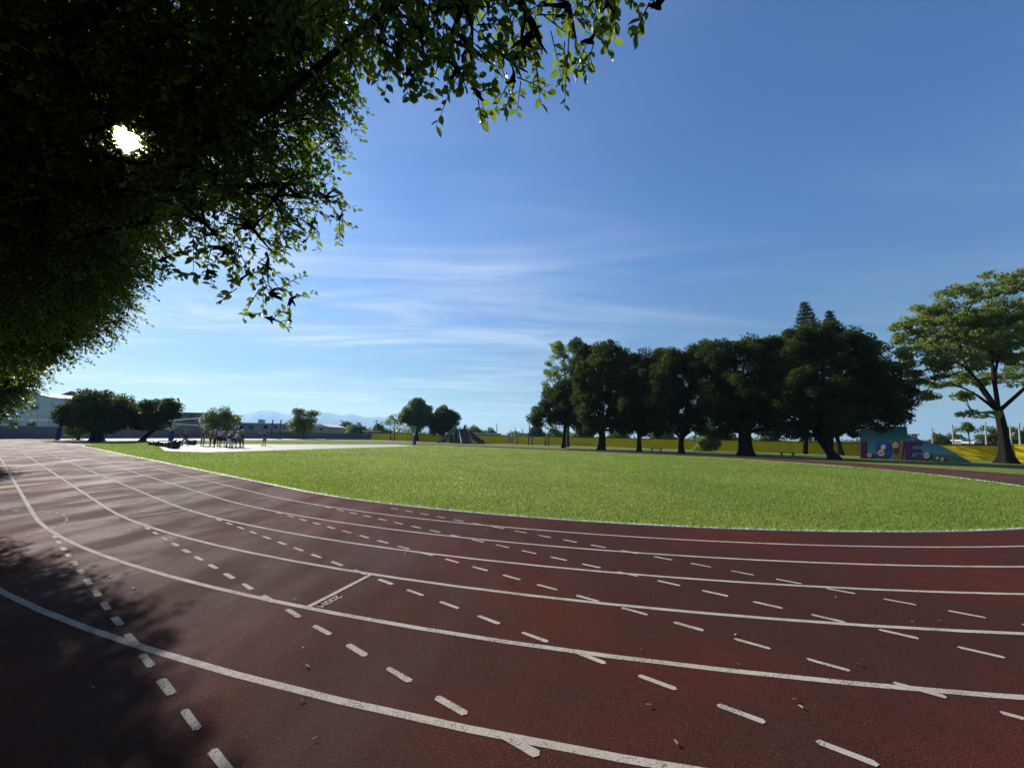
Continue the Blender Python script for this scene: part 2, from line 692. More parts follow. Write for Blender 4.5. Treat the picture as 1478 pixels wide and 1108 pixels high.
def rand_dirs(n, rng):
    v = rng.normal(size=(n, 3))
    return unit(v)


def cards(P, D, Nn, L, W):
    """one bent rhombus per leaf: base, right, tip, left"""
    n = len(P)
    S = unit(np.cross(D, Nn))
    V = np.empty((n, 4, 3))
    L = np.broadcast_to(L, n)[:, None]
    W = np.broadcast_to(W, n)[:, None]
    V[:, 0] = P
    V[:, 1] = P + D * L * .45 + S * W * .5
    V[:, 2] = P + D * L
    V[:, 3] = P + D * L * .45 - S * W * .5
    return V.reshape(-1, 3), np.arange(n * 4).reshape(n, 4)


def folded(P, D, Nn, L, W):
    """pointed oval leaf of two quads folded along the midrib"""
    n = len(P)
    S = unit(np.cross(D, Nn))
    UP = unit(np.cross(S, D))
    L = np.broadcast_to(L, n)[:, None]
    W = np.broadcast_to(W, n)[:, None]
    V = np.empty((n, 6, 3))
    V[:, 0] = P
    V[:, 1] = P + D * L * .30 + S * W * .42 + UP * W * .14
    V[:, 2] = P + D * L * .68 + S * W * .40 + UP * W * .12
    V[:, 3] = P + D * L - UP * W * .12
    V[:, 4] = P + D * L * .68 - S * W * .40 + UP * W * .12
    V[:, 5] = P + D * L * .30 - S * W * .42 + UP * W * .14
    b = np.arange(n)[:, None] * 6
    F = np.concatenate([b + np.array([[0, 1, 2, 3]]), b + np.array([[0, 3, 4, 5]])])
    return V.reshape(-1, 3), F


def clump_crown(blobs, nclump, cr, nleaf, L, W, rng, flat=.75, shell=.5, droop=.15, keep=None):
    """blobs: (centre, radius or radii). Leaf clumps spread through the blobs, leaves through each clump."""
    C = np.array([b[0] for b in blobs])
    R = np.array([b[1] if hasattr(b[1], '__len__') else (b[1],) * 3 for b in blobs], dtype=float)
    w = (R.prod(1)) ** .75
    idx = rng.choice(len(blobs), nclump, p=w / w.sum())
    d = rand_dirs(nclump, rng)
    f = (shell + (1 - shell) * rng.random(nclump)) ** .6
    cc = C[idx] + d * f[:, None] * R[idx]
    out = unit(d / R[idx])
    rc = rng.uniform(cr[0], cr[1], nclump)
    m = rng.poisson(nleaf, nclump)
    ci = np.repeat(np.arange(nclump), m)
    n = len(ci)
    dl = rand_dirs(n, rng)
    rr = rng.random(n) ** (1 / 2.0)
    P = cc[ci] + dl * (rr * rc[ci])[:, None] * np.array([1, 1, flat])
    D = unit(dl * .7 + out[ci] * .6 + rand_dirs(n, rng) * .9 + np.array([0, 0, -droop]))
    Nn = unit(np.array([0, 0, .8]) + rand_dirs(n, rng) * .8)
    L_ = L * rng.uniform(.6, 1.3, n)
    W_ = W * rng.uniform(.7, 1.3, n)
    if keep is not None:
        k = keep(P)
        P, D, Nn, L_, W_ = P[k], D[k], Nn[k], L_[k], W_[k]
    return cards(P, D, Nn, L_, W_), cc


def bend(a, b, rng, sag=.15, n=5):
    a, b = np.array(a, float), np.array(b, float)
    L = np.linalg.norm(b - a)
    off = rand_dirs(1, rng)[0] * L * sag
    off[2] = abs(off[2]) * .6
    return [a * (1 - t) + b * t + off * math.sin(PI * t) * (.6 + .4 * t) for t in np.linspace(0, 1, n)]


def trunk_mesh(base, top, r0, r1, forks, rng, flare=1.7, seg=9, nside=10, roots=5):
    """flared trunk with root ridges and limbs reaching into the crown. forks: list of (target, radius)"""
    mb = MB()
    base, top = np.array(base, float), np.array(top, float)
    H = np.linalg.norm(top - base)
    line = bend(base, top, rng, .06, seg)
    V, F = [], []
    ph = rng.uniform(0, 6.28)
    for i, p in enumerate(line):
        t = i / (seg - 1)
        r = r0 * (1 - t) + r1 * t
        fl = 1 + (flare - 1) * math.exp(-t * 9)
        for k in range(nside * 2):
            an = PI * k / nside
            rid = 1 + (.16 * math.exp(-t * 3) + .07) * math.sin(roots * an + ph + t * 1.5)
            V.append((p[0] + math.cos(an) * r * fl * rid, p[1] + math.sin(an) * r * fl * rid, p[2] - (.12 if i == 0 else 0)))
    ns = nside * 2
    for i in range(seg - 1):
        for k in range(ns):
            a, b = i * ns + k, i * ns + (k + 1) % ns
            F.append((a, b, b + ns, a + ns))
    F.append(tuple(range((seg - 1) * ns, seg * ns)))
    mb.add(V, F)
    for tgt, r in forks:
        s = line[-1] + rand_dirs(1, rng)[0] * r1 * .25 - (top - base) / H * r1 * .6
        pts = bend(s, tgt, rng, .14, 6)
        mb.tube(pts, [r * (1 - .72 * q / 5) for q in range(6)], 7)
    return mb


def tree(name, label, base, top, r0, r1, blobs, bark, leaf, seed, nclump=90, cr=(.8, 1.3), nleaf=200, L=.3, W=.18, group=None, flat=.75,
         shell=.45, flare=1.45, limb=.45, cat='tree', sub=24, aerial=0, nfork=None):
    rng = np.random.default_rng(seed)
    t = thing(name, label, cat, base, group)
    (V, F), cc = clump_crown(blobs, nclump, cr, nleaf, L, W, rng, flat, shell)
    forks = []
    for b in blobs[:nfork]:
        rr = b[1] if not hasattr(b[1], '__len__') else min(b[1])
        forks.append((np.array(b[0]), max(.05, r1 * limb * rng.uniform(.7, 1.1))))
    mb = trunk_mesh(base, top, r0, r1, forks, rng, flare)
    # twigs from limb ends to some clumps
    for q in rng.choice(len(cc), min(sub, len(cc)), replace=False):
        k = min(range(len(blobs[:nfork])), key=lambda i: np.linalg.norm(np.array(blobs[i][0]) - cc[q]))
        mb.tube(bend(np.array(blobs[k][0]), cc[q], rng, .12, 4), [r1 * .16, r1 * .12, r1 * .08, r1 * .04], 5, cap=False)
    for q in range(aerial):          # hanging aerial roots of a banyan
        c = np.array(blobs[rng.integers(len(blobs))][0])
        p = c + np.array([rng.normal() * 1.2, rng.normal() * 1.2, -.5])
        ln = rng.uniform(.8, 2.6)
        mb.tube([p, p + np.array([.05, .03, -ln * .5]), p + np.array([0, .05, -ln])], [.035, .03, .012], 4)
    mb.obj('trunk', bark, t, smooth=True)
    mesh_obj('crown', V, F, leaf, t)
    return t


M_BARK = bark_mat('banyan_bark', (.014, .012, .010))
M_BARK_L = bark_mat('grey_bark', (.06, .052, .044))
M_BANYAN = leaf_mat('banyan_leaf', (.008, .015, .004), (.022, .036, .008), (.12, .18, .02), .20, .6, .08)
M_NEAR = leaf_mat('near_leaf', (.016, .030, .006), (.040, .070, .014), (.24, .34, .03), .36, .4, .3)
M_OLIVE = leaf_mat('olive_leaf', (.075, .105, .028), (.145, .180, .052), (.24, .31, .055), .42, .55, .25)
M_PALE = leaf_mat('pale_leaf', (.085, .125, .035), (.16, .20, .06), (.22, .32, .06), .42, .55, .25)
M_MID = leaf_mat('mid_leaf', (.035, .060, .014), (.075, .110, .026), (.14, .20, .03), .35, .5, .3)
M_PINE = leaf_mat('pine_needle', (.018, .036, .014), (.035, .060, .022), (.05, .09, .02), .2, .6, .25)


def B(px, py, r, Y, dy=0.0, fl=1.0):
    """crown blob at a pixel, Y+dy metres ahead, radius r px"""
    rr = r * Y / FPX
    return (at(px, py, Y + dy), (rr, rr, rr * fl))


# ---- the row of banyans beyond the far straight
def fy(px, Y):
    return foot(px, Y)


ROW = 'banyans in a row beyond the far straight'
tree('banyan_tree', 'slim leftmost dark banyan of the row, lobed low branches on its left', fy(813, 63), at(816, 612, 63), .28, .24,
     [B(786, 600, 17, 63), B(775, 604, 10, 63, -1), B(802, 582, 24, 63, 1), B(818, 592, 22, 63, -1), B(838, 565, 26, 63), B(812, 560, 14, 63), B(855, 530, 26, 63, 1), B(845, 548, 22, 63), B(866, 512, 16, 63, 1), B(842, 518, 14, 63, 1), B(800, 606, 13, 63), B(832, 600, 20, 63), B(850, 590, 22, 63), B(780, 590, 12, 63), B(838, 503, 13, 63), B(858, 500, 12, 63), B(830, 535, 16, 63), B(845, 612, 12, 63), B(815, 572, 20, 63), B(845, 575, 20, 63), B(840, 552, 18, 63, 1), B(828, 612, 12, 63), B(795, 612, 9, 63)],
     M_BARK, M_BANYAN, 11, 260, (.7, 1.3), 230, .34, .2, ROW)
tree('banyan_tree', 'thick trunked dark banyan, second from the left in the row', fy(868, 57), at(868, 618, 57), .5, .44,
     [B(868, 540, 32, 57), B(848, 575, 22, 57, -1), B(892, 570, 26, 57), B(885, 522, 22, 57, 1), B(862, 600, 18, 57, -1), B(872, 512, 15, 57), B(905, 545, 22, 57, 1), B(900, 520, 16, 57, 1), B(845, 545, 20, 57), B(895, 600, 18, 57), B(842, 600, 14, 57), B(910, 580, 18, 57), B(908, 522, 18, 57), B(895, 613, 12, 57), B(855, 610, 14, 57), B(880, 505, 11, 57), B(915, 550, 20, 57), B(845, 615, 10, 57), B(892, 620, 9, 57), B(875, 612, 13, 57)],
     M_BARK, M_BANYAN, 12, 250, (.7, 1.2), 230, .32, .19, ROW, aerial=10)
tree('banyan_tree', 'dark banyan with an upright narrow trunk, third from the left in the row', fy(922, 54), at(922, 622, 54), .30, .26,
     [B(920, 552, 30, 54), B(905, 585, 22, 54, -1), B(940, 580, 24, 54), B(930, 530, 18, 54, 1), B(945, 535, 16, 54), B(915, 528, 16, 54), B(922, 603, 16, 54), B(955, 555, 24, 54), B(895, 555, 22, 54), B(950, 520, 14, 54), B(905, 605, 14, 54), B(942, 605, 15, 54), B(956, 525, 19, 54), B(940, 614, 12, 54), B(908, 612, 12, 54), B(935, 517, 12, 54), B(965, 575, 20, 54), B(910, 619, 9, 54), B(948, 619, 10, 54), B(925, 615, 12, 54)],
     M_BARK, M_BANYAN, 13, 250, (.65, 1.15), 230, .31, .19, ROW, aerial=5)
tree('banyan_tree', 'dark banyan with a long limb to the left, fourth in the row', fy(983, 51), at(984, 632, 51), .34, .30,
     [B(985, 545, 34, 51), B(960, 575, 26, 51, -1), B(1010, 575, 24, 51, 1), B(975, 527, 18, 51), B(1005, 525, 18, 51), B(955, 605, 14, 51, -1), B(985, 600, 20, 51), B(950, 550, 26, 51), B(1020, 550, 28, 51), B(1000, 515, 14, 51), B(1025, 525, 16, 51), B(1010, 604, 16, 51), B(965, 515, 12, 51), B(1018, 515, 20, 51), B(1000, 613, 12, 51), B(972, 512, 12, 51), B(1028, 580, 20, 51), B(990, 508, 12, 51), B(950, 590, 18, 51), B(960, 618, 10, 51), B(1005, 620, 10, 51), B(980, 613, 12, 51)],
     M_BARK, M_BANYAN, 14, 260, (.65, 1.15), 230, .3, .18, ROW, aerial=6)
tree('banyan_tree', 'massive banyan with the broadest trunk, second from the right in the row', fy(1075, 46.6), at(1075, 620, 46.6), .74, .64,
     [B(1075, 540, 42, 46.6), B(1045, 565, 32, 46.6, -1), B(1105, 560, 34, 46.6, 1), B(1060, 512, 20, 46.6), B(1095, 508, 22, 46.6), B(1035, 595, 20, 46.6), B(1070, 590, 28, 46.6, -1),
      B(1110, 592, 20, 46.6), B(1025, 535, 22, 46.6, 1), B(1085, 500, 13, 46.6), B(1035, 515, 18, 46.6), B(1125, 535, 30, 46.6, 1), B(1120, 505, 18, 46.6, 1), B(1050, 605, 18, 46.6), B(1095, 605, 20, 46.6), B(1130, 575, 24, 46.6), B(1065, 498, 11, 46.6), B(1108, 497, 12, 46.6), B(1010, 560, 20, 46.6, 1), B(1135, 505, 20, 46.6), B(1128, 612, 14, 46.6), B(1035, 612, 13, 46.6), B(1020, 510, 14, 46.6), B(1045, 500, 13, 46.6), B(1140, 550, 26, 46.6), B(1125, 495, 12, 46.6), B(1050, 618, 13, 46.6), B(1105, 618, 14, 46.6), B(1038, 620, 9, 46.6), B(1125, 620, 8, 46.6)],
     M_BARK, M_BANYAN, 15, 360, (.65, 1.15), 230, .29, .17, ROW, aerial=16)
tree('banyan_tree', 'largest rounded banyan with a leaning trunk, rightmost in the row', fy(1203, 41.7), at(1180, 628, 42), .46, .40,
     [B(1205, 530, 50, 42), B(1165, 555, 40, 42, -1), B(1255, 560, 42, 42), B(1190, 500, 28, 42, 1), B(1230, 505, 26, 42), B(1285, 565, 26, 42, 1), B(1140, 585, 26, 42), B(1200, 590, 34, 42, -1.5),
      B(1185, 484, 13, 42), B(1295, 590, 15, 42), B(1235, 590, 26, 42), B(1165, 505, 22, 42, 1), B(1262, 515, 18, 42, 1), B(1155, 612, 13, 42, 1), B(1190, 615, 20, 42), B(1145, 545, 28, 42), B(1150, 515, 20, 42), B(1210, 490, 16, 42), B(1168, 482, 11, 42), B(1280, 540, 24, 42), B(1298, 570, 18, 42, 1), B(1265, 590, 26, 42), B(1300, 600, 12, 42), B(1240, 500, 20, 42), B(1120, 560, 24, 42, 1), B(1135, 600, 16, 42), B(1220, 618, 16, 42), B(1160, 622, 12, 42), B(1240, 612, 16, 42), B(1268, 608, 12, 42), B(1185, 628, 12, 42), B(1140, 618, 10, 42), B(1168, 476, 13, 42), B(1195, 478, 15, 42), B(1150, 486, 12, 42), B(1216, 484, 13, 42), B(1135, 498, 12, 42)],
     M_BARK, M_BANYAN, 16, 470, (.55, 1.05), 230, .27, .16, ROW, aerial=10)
tree('small_tree', 'slim dark tree standing behind the leaning trunk near the mural', fy(1212, 58), at(1206, 625, 58), .3, .25,
     [B(1205, 600, 18, 58), B(1215, 585, 18, 58, 1), B(1225, 610, 9, 58)], M_BARK, M_BANYAN, 17, 40, (.8, 1.3), 150, .3, .18)
tree('light_tree', 'tall airy pale green tree rising behind the slim leftmost banyan', fy(819, 74), at(815, 540, 74), .3, .2,
     [B(815, 505, 15, 74), B(795, 520, 9, 74, 0, .7), B(835, 500, 15, 74, 0, .7), B(800, 540, 12, 74, 0, .7), B(792, 555, 7, 74, 0, .7), B(805, 500, 9, 74, 0, .6), B(850, 508, 12, 74), B(820, 525, 10, 74, 0, .6)],
     M_BARK_L, M_PALE, 18, 60, (.5, 1.0), 130, .34, .2, limb=.5)
tree('small_tree', 'small sunlit yellow green tree between two dark banyan trunks', fy(1020, 64), at(1019, 632, 64), .12, .09,
     [B(1013, 630, 13, 64), B(1006, 641, 9, 64), B(1020, 620, 11, 64), B(1026, 638, 12, 64), B(1010, 616, 9, 64), B(1030, 628, 9, 64), B(1018, 645, 9, 64)], M_BARK_L, M_PALE, 19, 120, (.3, .65), 70, .28, .17)


def norfolk(label, px, ytop, Y, H_base, seed, w):
    rng = np.random.default_rng(seed)
    b = foot(px, Y)
    t = thing('pine_tree', label, 'tree', b, 'pines behind the banyans')
    top = at(px, ytop, Y)
    H = top[2]
    mb = MB()
    mb.tube([b, (top[0], top[1], H * .6), top], [.35, .2, .03], 8)
    Ps, Ds = [], []
    z = H
    while z > H * .45:
        f = (H - z) / (H * .55)
        R = w * min(1, f * 2.1 + .05) + .15
        nb = 9
        ph = rng.uniform(0, 6)
        for k in range(nb):
            an = ph + 2 * PI * k / nb + rng.normal() * .12
            d = np.array([math.cos(an), math.sin(an), .25 - .2 * f])
            s = np.array([top[0], top[1], z])
            mb.tube([s, s + d * R], [.05, .015], 4, cap=False)
            m = int(12 + 26 * R)
            q = rng.random(m) * R
            Ps.append(s + d[None] * q[:, None] + rng.normal(size=(m, 3)) * np.array([.12, .12, .05]))
            Ds.append(unit(d[None] * .6 + rand_dirs(m, rng) * .8 + np.array([0, 0, .25])))
        z -= .62 + .38 * f
    P, D = np.concatenate(Ps), np.concatenate(Ds)
    n = len(P)
    V, F = cards(P, D, unit(np.array([0, 0, .6]) + rand_dirs(n, rng)), .45 * rng.uniform(.6, 1.2, n), .13)
    mb.obj('trunk', M_BARK, t, True)
    mesh_obj('crown', V, F, M_PINE, t)


norfolk('taller of two dark tiered pine tops above the banyans', 1161, 439, 60, 0, 31, 2.3)
norfolk('shorter of two dark tiered pine tops above the banyans', 1197, 452, 60, 0, 32, 1.9)

# ---- the big layered tree at the right edge
YR = 40.7
tree('spreading_tree', 'tall olive green tree with layered branches and flared trunk right of the mural', fy(1448, YR), at(1441, 592, YR), .40, .33,
     [B(1345, 500, 24, YR, -1, .55), B(1385, 470, 30, YR, 1, .55), B(1430, 448, 32, YR, 0, .55), B(1478, 470, 30, YR, -1, .55), B(1402, 548, 20, YR, 1, .45), B(1535, 500, 38, YR, 0, .5), B(1405, 598, 17, YR, -.5, .3), B(1350, 548, 20, YR, 0, .4),
      B(1320, 470, 24, YR, 0, .55), B(1345, 448, 26, YR, 1, .55), B(1385, 428, 28, YR, -1, .55), B(1430, 412, 32, YR, 0, .5), B(1475, 406, 32, YR, 1, .5), B(1322, 503, 26, YR, -1, .5),
      B(1365, 488, 32, YR, 1.5, .55), B(1410, 470, 36, YR, 0, .6), B(1455, 455, 36, YR, -1.5, .6), B(1332, 532, 26, YR, 0, .45), B(1380, 522, 34, YR, -1.5, .5), B(1430, 510, 36, YR, 1, .5),
      B(1475, 508, 34, YR, 0, .5), B(1480, 550, 22, YR, -1, .35), B(1520, 440, 40, YR, 0, .6), B(1560, 470, 36, YR, 1, .5), B(1360, 468, 26, YR, -1, .5), B(1388, 572, 10, YR, 0, .35), B(1430, 545, 24, YR, 2, .35),
      B(1310, 488, 16, YR, 1, .45), B(1318, 545, 20, YR, 1, .45), B(1345, 568, 18, YR, 0, .4), B(1305, 520, 16, YR, 0, .5), B(1370, 548, 24, YR, 2, .5), B(1300, 470, 12, YR, 0, .5), B(1420, 575, 12, YR, 2, .4), B(1478, 535, 24, YR, 2, .5), B(1400, 498, 32, YR, 2, .55), B(1445, 485, 32, YR, -2, .55)],
     M_BARK, M_OLIVE, 41, 760, (.4, .8), 80, .30, .17, flat=.45, shell=.25, flare=2.3, limb=.6, sub=150, nfork=8)
tree('thin_tree', 'thin young tree with one flat leaf tuft behind the yellow wall', fy(1399, 60), at(1397, 622, 60), .1, .06,
     [B(1390, 619, 7, 60, 0, .5), B(1403, 618, 7, 60, 0, .5), B(1397, 615, 6, 60, 0, .5)], M_BARK_L, M_MID, 42, 22, (.3, .6), 40, .3, .16)

# ---- trees on the left and along the back
tree('shade_tree', 'broad dark tree with a thick flared trunk beside the left basketball post', fy(140, 46), at(138, 617, 46), .55, .5,
     [B(113, 598, 19, 46), B(104, 604, 10, 46, -1), B(125, 585, 20, 46, 1), B(150, 584, 22, 46, 1), B(172, 592, 18, 46), B(140, 602, 22, 46, -1), B(118, 610, 12, 46, -1), B(175, 603, 12, 46), B(160, 605, 14, 46, 1)],
     M_BARK, M_BANYAN, 51, 150, (.6, 1.05), 220, .25, .15, 'dark shade trees by the left bend')
tree('shade_tree', 'dark wide tree with a slanting trunk next to the grey hoop post', fy(203, 50), at(222, 621, 50), .3, .26,
     [B(200, 600, 16, 50), B(222, 596, 18, 50, 1), B(240, 595, 15, 50), B(212, 608, 13, 50, -1), B(235, 607, 14, 50), B(190, 590, 12, 50, 2), B(248, 588, 8, 50)],
     M_BARK, M_BANYAN, 52, 110, (.6, 1.0), 200, .25, .15, 'dark shade trees by the left bend')
tree('bush', 'mid green bush under the broad dark tree in front of the grey wall', fy(112, 50), fy(112, 50) + np.array([0, 0, .9]), .1, .08,
     [B(102, 618, 8, 50), B(112, 617, 9, 50), B(121, 619, 7, 50), B(110, 623, 8, 50)], M_BARK_L, M_MID, 53, 40, (.35, .6), 120, .2, .12, cat='bush')
tree('small_tree', 'spiky mid green tree behind the group of players', fy(318, 74), at(318, 617, 74), .22, .18,
     [B(318, 605, 17, 74), B(303, 608, 11, 74), B(332, 605, 11, 74), B(312, 597, 9, 74), B(325, 596, 7, 74), B(318, 616, 16, 74)],
     M_BARK_L, M_MID, 54, 75, (.5, 1.1), 100, .4, .16, 'loose green trees by the grey wall', shell=.4)
tree('small_tree', 'spiky mid green tree standing alone right of the dark posts', fy(437, 95), at(437, 620, 95), .26, .2,
     [B(437, 608, 14, 95), B(426, 612, 9, 95), B(448, 604, 10, 95), B(432, 598, 7, 95), B(443, 597, 6, 95), B(455, 600, 5, 95), B(437, 618, 13, 95)],
     M_BARK_L, M_MID, 55, 75, (.6, 1.2), 90, .5, .18, 'loose green trees by the grey wall', shell=.4)
tree('young_tree', 'shorter thin sapling with a sparse top left of the round tree', fy(563.5, 110), at(563.5, 612, 110), .13, .07,
     [B(563, 606, 6, 110), B(556, 609, 4, 110), B(566, 601, 4, 110)], M_BARK, M_MID, 56, 16, (.4, .8), 22, .5, .22, 'saplings by the yellow wall', flare=1.2)
tree('young_tree', 'slightly taller thin sapling closest to the round tree', fy(569, 100), at(569, 611, 100), .13, .07,
     [B(570, 604, 6, 100), B(577, 602, 4, 100), B(566, 611, 4, 100), B(572, 614, 3, 100)], M_BARK, M_MID, 57, 16, (.4, .8), 22, .45, .2, 'saplings by the yellow wall', flare=1.2)
tree('round_tree', 'tall rounded tree with yellowish left side behind the white backboard', fy(601, 104), at(601, 620, 104), .45, .4,
     [B(600, 597, 17, 104), B(586, 603, 10, 104), B(604, 585, 10, 104), B(592, 588, 9, 104), B(612, 594, 11, 104), B(600, 610, 12, 104)],
     M_BARK, M_MID, 58, 120, (.8, 1.4), 170, .42, .25)
tree('round_tree', 'darker round tree directly behind the slide', fy(640, 99), at(640, 622, 99), .45, .4,
     [B(640, 606, 17, 99), B(626, 610, 10, 99), B(653, 606, 11, 99), B(640, 595, 9, 99), B(650, 614, 10, 99), B(632, 618, 9, 99)],
     M_BARK, M_BANYAN, 59, 120, (.8, 1.4), 170, .42, .25)

# ---- distant trees beyond the walls
FAR = 'distant trees beyond the walls'
for k, (px, ytop, wpx, Y, lb, lf) in enumerate([
        (500, 611.5, 11, 260, 'left one of two distant domed trees beyond the grey wall', M_MID),
        (517, 613, 10, 190, 'right one of two distant domed trees beyond the grey wall', M_MID),
        (546, 615, 7, 160, 'flat topped distant tree at the join of grey and yellow walls', M_MID),
        (477, 616, 7, 180, 'distant dark tree just right of the pale gabled shed', M_MID),
        (552, 619, 9, 200, 'low distant grove behind the two saplings', M_MID),
        (684, 617.5, 10, 230, 'distant rounded tree just right of the slide', M_MID),
        (706, 621, 9, 230, 'lower distant tree right of the slide, past the rounded one', M_MID),
        (774, 618, 10, 150, 'distant dark tree framed by the swing set', M_BANYAN),
        (801, 622, 9, 190, 'distant tree right of the swing set and left of the banyans', M_MID),
        (842, 623, 12, 180, 'distant tree seen between the first two banyan trunks', M_MID),
        (892, 620, 12, 140, 'distant tree seen between the second and third banyan trunks', M_MID),
        (956, 622, 18, 140, 'distant wide tree seen between the third and fourth banyan trunks', M_MID),
        (1048, 628, 14, 170, 'distant low tree left of the broadest banyan trunk', M_MID),
        (1110, 621, 10, 110, 'distant round tree just right of the broadest banyan trunk', M_MID),
        (1356, 627, 13, 120, 'distant round tree above the sloping end of the mural', M_MID),
        (1380, 629, 13, 130, 'distant lower tree right of the mural under the thin tree', M_MID),
        (1428, 617, 13, 90, 'leafy distant tree left of the flared trunk at the right edge', M_MID),
        (1463, 616, 14, 85, 'leafy distant tree right of the flared trunk at the right edge', M_MID),
        (1490, 617, 12, 85, 'leafy distant tree cut by the right picture edge', M_MID)]):
    hz = 614.5 + .02229 * px
    rp = wpx
    hpx = hz - ytop
    ch = max(3.0, hpx * .5 + 1)
    cy = ytop + ch * .9
    bl = [(at(px, cy, Y), (rp * Y / FPX * .8, rp * Y / FPX * .8, ch * Y / FPX)),
          (at(px - rp * .5, cy + ch * .5, Y), (rp * Y / FPX * .6, rp * Y / FPX * .6, ch * .7 * Y / FPX)),
          (at(px + rp * .5, cy + ch * .45, Y), (rp * Y / FPX * .6, rp * Y / FPX * .6, ch * .7 * Y / FPX)),
          (at(px, hz - 1, Y), (rp * Y / FPX * .9, rp * Y / FPX * .9, 1.6))]
    s = Y / 150
    tree('distant_tree', lb, foot(px, Y), at(px, hz - hpx * .35, Y), .3, .25, bl, M_BARK, lf, 70 + k, 60, (.8 * s, 1.4 * s), 70, .75 * s, .5 * s, FAR, sub=0, flare=1.3)

# far wooded belt that reads as one mass
rngb = np.random.default_rng(5)
nb = 26000
xx = rngb.uniform(-420, 520, nb)
yy = 260 + rngb.uniform(-18, 18, nb) + .1 * xx
hh = 3.2 + 1.7 * np.sin(xx * .05) + 1.2 * np.sin(xx * .17 + 1) + .8 * np.sin(xx * .41)
zz = rngb.random(nb) ** .8 * np.clip(hh, 1.2, 9)
P = np.stack([xx, yy, zz], 1)
V, F = cards(P, rand_dirs(nb, rngb), rand_dirs(nb, rngb), rngb.uniform(1.2, 2.6, nb), rngb.uniform(.8, 1.6, nb))
tag(mesh_obj('far_woods', V, F, M_MID), 'low dark belt of far woods along the horizon', 'woods', kind='stuff')

# ------------------------------------------------------------------ overhanging trees on the left
GAPR = np.random.default_rng(3)


def sun_gap(P):
    d = unit(P - CAM)
    ang = np.degrees(np.arccos(np.clip(d @ SUN_D, -1, 1)))
    th = np.arctan2(P[:, 2] - 3, P[:, 0] + 5)
    wob = .3 * np.sin(th * 9) + .2 * np.sin(th * 23)
    return (ang > 1.0 + wob) & ((ang > 4.0) | (GAPR.random(len(ang)) < .38 + .18 * np.maximum(ang - 1.1, 0) ** 1.5))


def sprig_crown(blobs, dens, L, W, rng, nleaf=10, tl=.32, droop=.35, shell=.15, flat=1.0, fold=True):
    O, H, TL, INN = [], [], [], []
    for b in blobs:
        c, r = np.array(b[0]), b[1]
        dmul = b[2] if len(b) > 2 else 1.0
        vol = 4 / 3 * PI * r ** 3 * flat
        n = max(3, int(vol * dens * dmul / nleaf))
        d = rand_dirs(n, rng)
        f = (shell + (1 - shell) * rng.random(n)) ** (1 / 2.2)
        O.append(c + d * (f * r)[:, None] * np.array([1, 1, flat]))
        H.append(unit(d * .8 + rand_dirs(n, rng) * .6 + np.array([0, 0, -droop])))
        TL.append(np.minimum(tl, r * .9 + .08) * rng.uniform(.6, 1.25, n))
    O, H, TL = np.concatenate(O), np.concatenate(H), np.concatenate(TL)
    n = len(O)
    t = (np.arange(nleaf) + .6) / nleaf
    S = unit(np.cross(H, rand_dirs(n, rng) * .5 + np.array([0, 0, 1.0])))
    sgn = np.where(np.arange(nleaf) % 2 == 0, 1.0, -1.0)
    sagv = np.array([0, 0, -.6])
    P = O[:, None] + H[:, None] * (t[None, :, None] * TL[:, None, None]) + sagv * (.35 * TL[:, None, None] * (t ** 2)[None, :, None])
    D = unit(H[:, None] * .6 + S[:, None] * (sgn[None, :, None] * .75) + rng.normal(size=(n, nleaf, 3)) * .22 + sagv * .28)
    P, D = P.reshape(-1, 3), D.reshape(-1, 3)
    keep = (rng.random(len(P)) > .08) & sun_gap(P)
    P, D = P[keep], D[keep]
    Nn = unit(np.array([0, 0, .9]) + rand_dirs(len(P), rng) * .7)
    Ls = L * rng.uniform(.65, 1.25, len(P))
    V, F = (folded if fold else cards)(P, D, Nn, Ls, Ls * (W / L))
    # twigs
    k = sun_gap(O)
    O, H, TL, S = O[k], H[k], TL[k], S[k]
    n = len(O)
    E2 = unit(np.cross(H, S))
    TV = np.empty((n, 3, 3, 3))
    for i, (tt, rr) in enumerate(((-.25, .0045), (.45, .003), (1.0, .0012))):
        c = O + H * (tt * TL)[:, None] + sagv * (.35 * TL * max(0, tt) ** 2)[:, None]
        for q in range(3):
            an = 2 * PI * q / 3
            TV[:, i, q] = c + (S * math.cos(an) + E2 * math.sin(an)) * rr
    b = np.arange(n)[:, None] * 9
    Q = []
    for i in range(2):
        for q in range(3):
            Q.append(b + np.array([[i * 3 + q, i * 3 + (q + 1) % 3, i * 3 + 3 + (q + 1) % 3, i * 3 + 3 + q]]))
    return V, F, TV.reshape(-1, 3), np.concatenate(Q)


def near_tree(name, label, base, top, r0, r1, blobs, dens, L, W, seed, mleaf, nleaf=10, tl=.32, droop=.35, fold=True, group=None, limbs=None):
    rng = np.random.default_rng(seed)
    t = thing(name, label, 'tree', base, group)
    V, F, TV, TF = sprig_crown(blobs, dens, L, W, rng, nleaf, tl, droop, fold=fold)
    forks = []
    for b in blobs:
        if b[1] > .28:
            forks.append((np.array(b[0]) + np.array([0, 0, .15]), min(.12, .05 + b[1] * .05)))
    mb = trunk_mesh(base, top, r0, r1, forks, rng, 1.8)
    for b in blobs:                    # branchlets inside each mass
        for q in range(int(4 + 8 * b[1])):
            e = np.array(b[0]) + rand_dirs(1, rng)[0] * b[1] * .85
            pts = bend(b[0], e, rng, .15, 4)
            if np.all(sun_gap(np.array(pts))):
                mb.tube(pts, [.018, .013, .009, .004], 4, cap=False)
    V2 = np.array(mb.V)
    mb.obj('trunk', M_BARK, t, True)
    cr = mesh_obj('crown', V, F, mleaf, t)
    mesh_obj('twigs', TV, TF, M_BARK, cr)
    return t


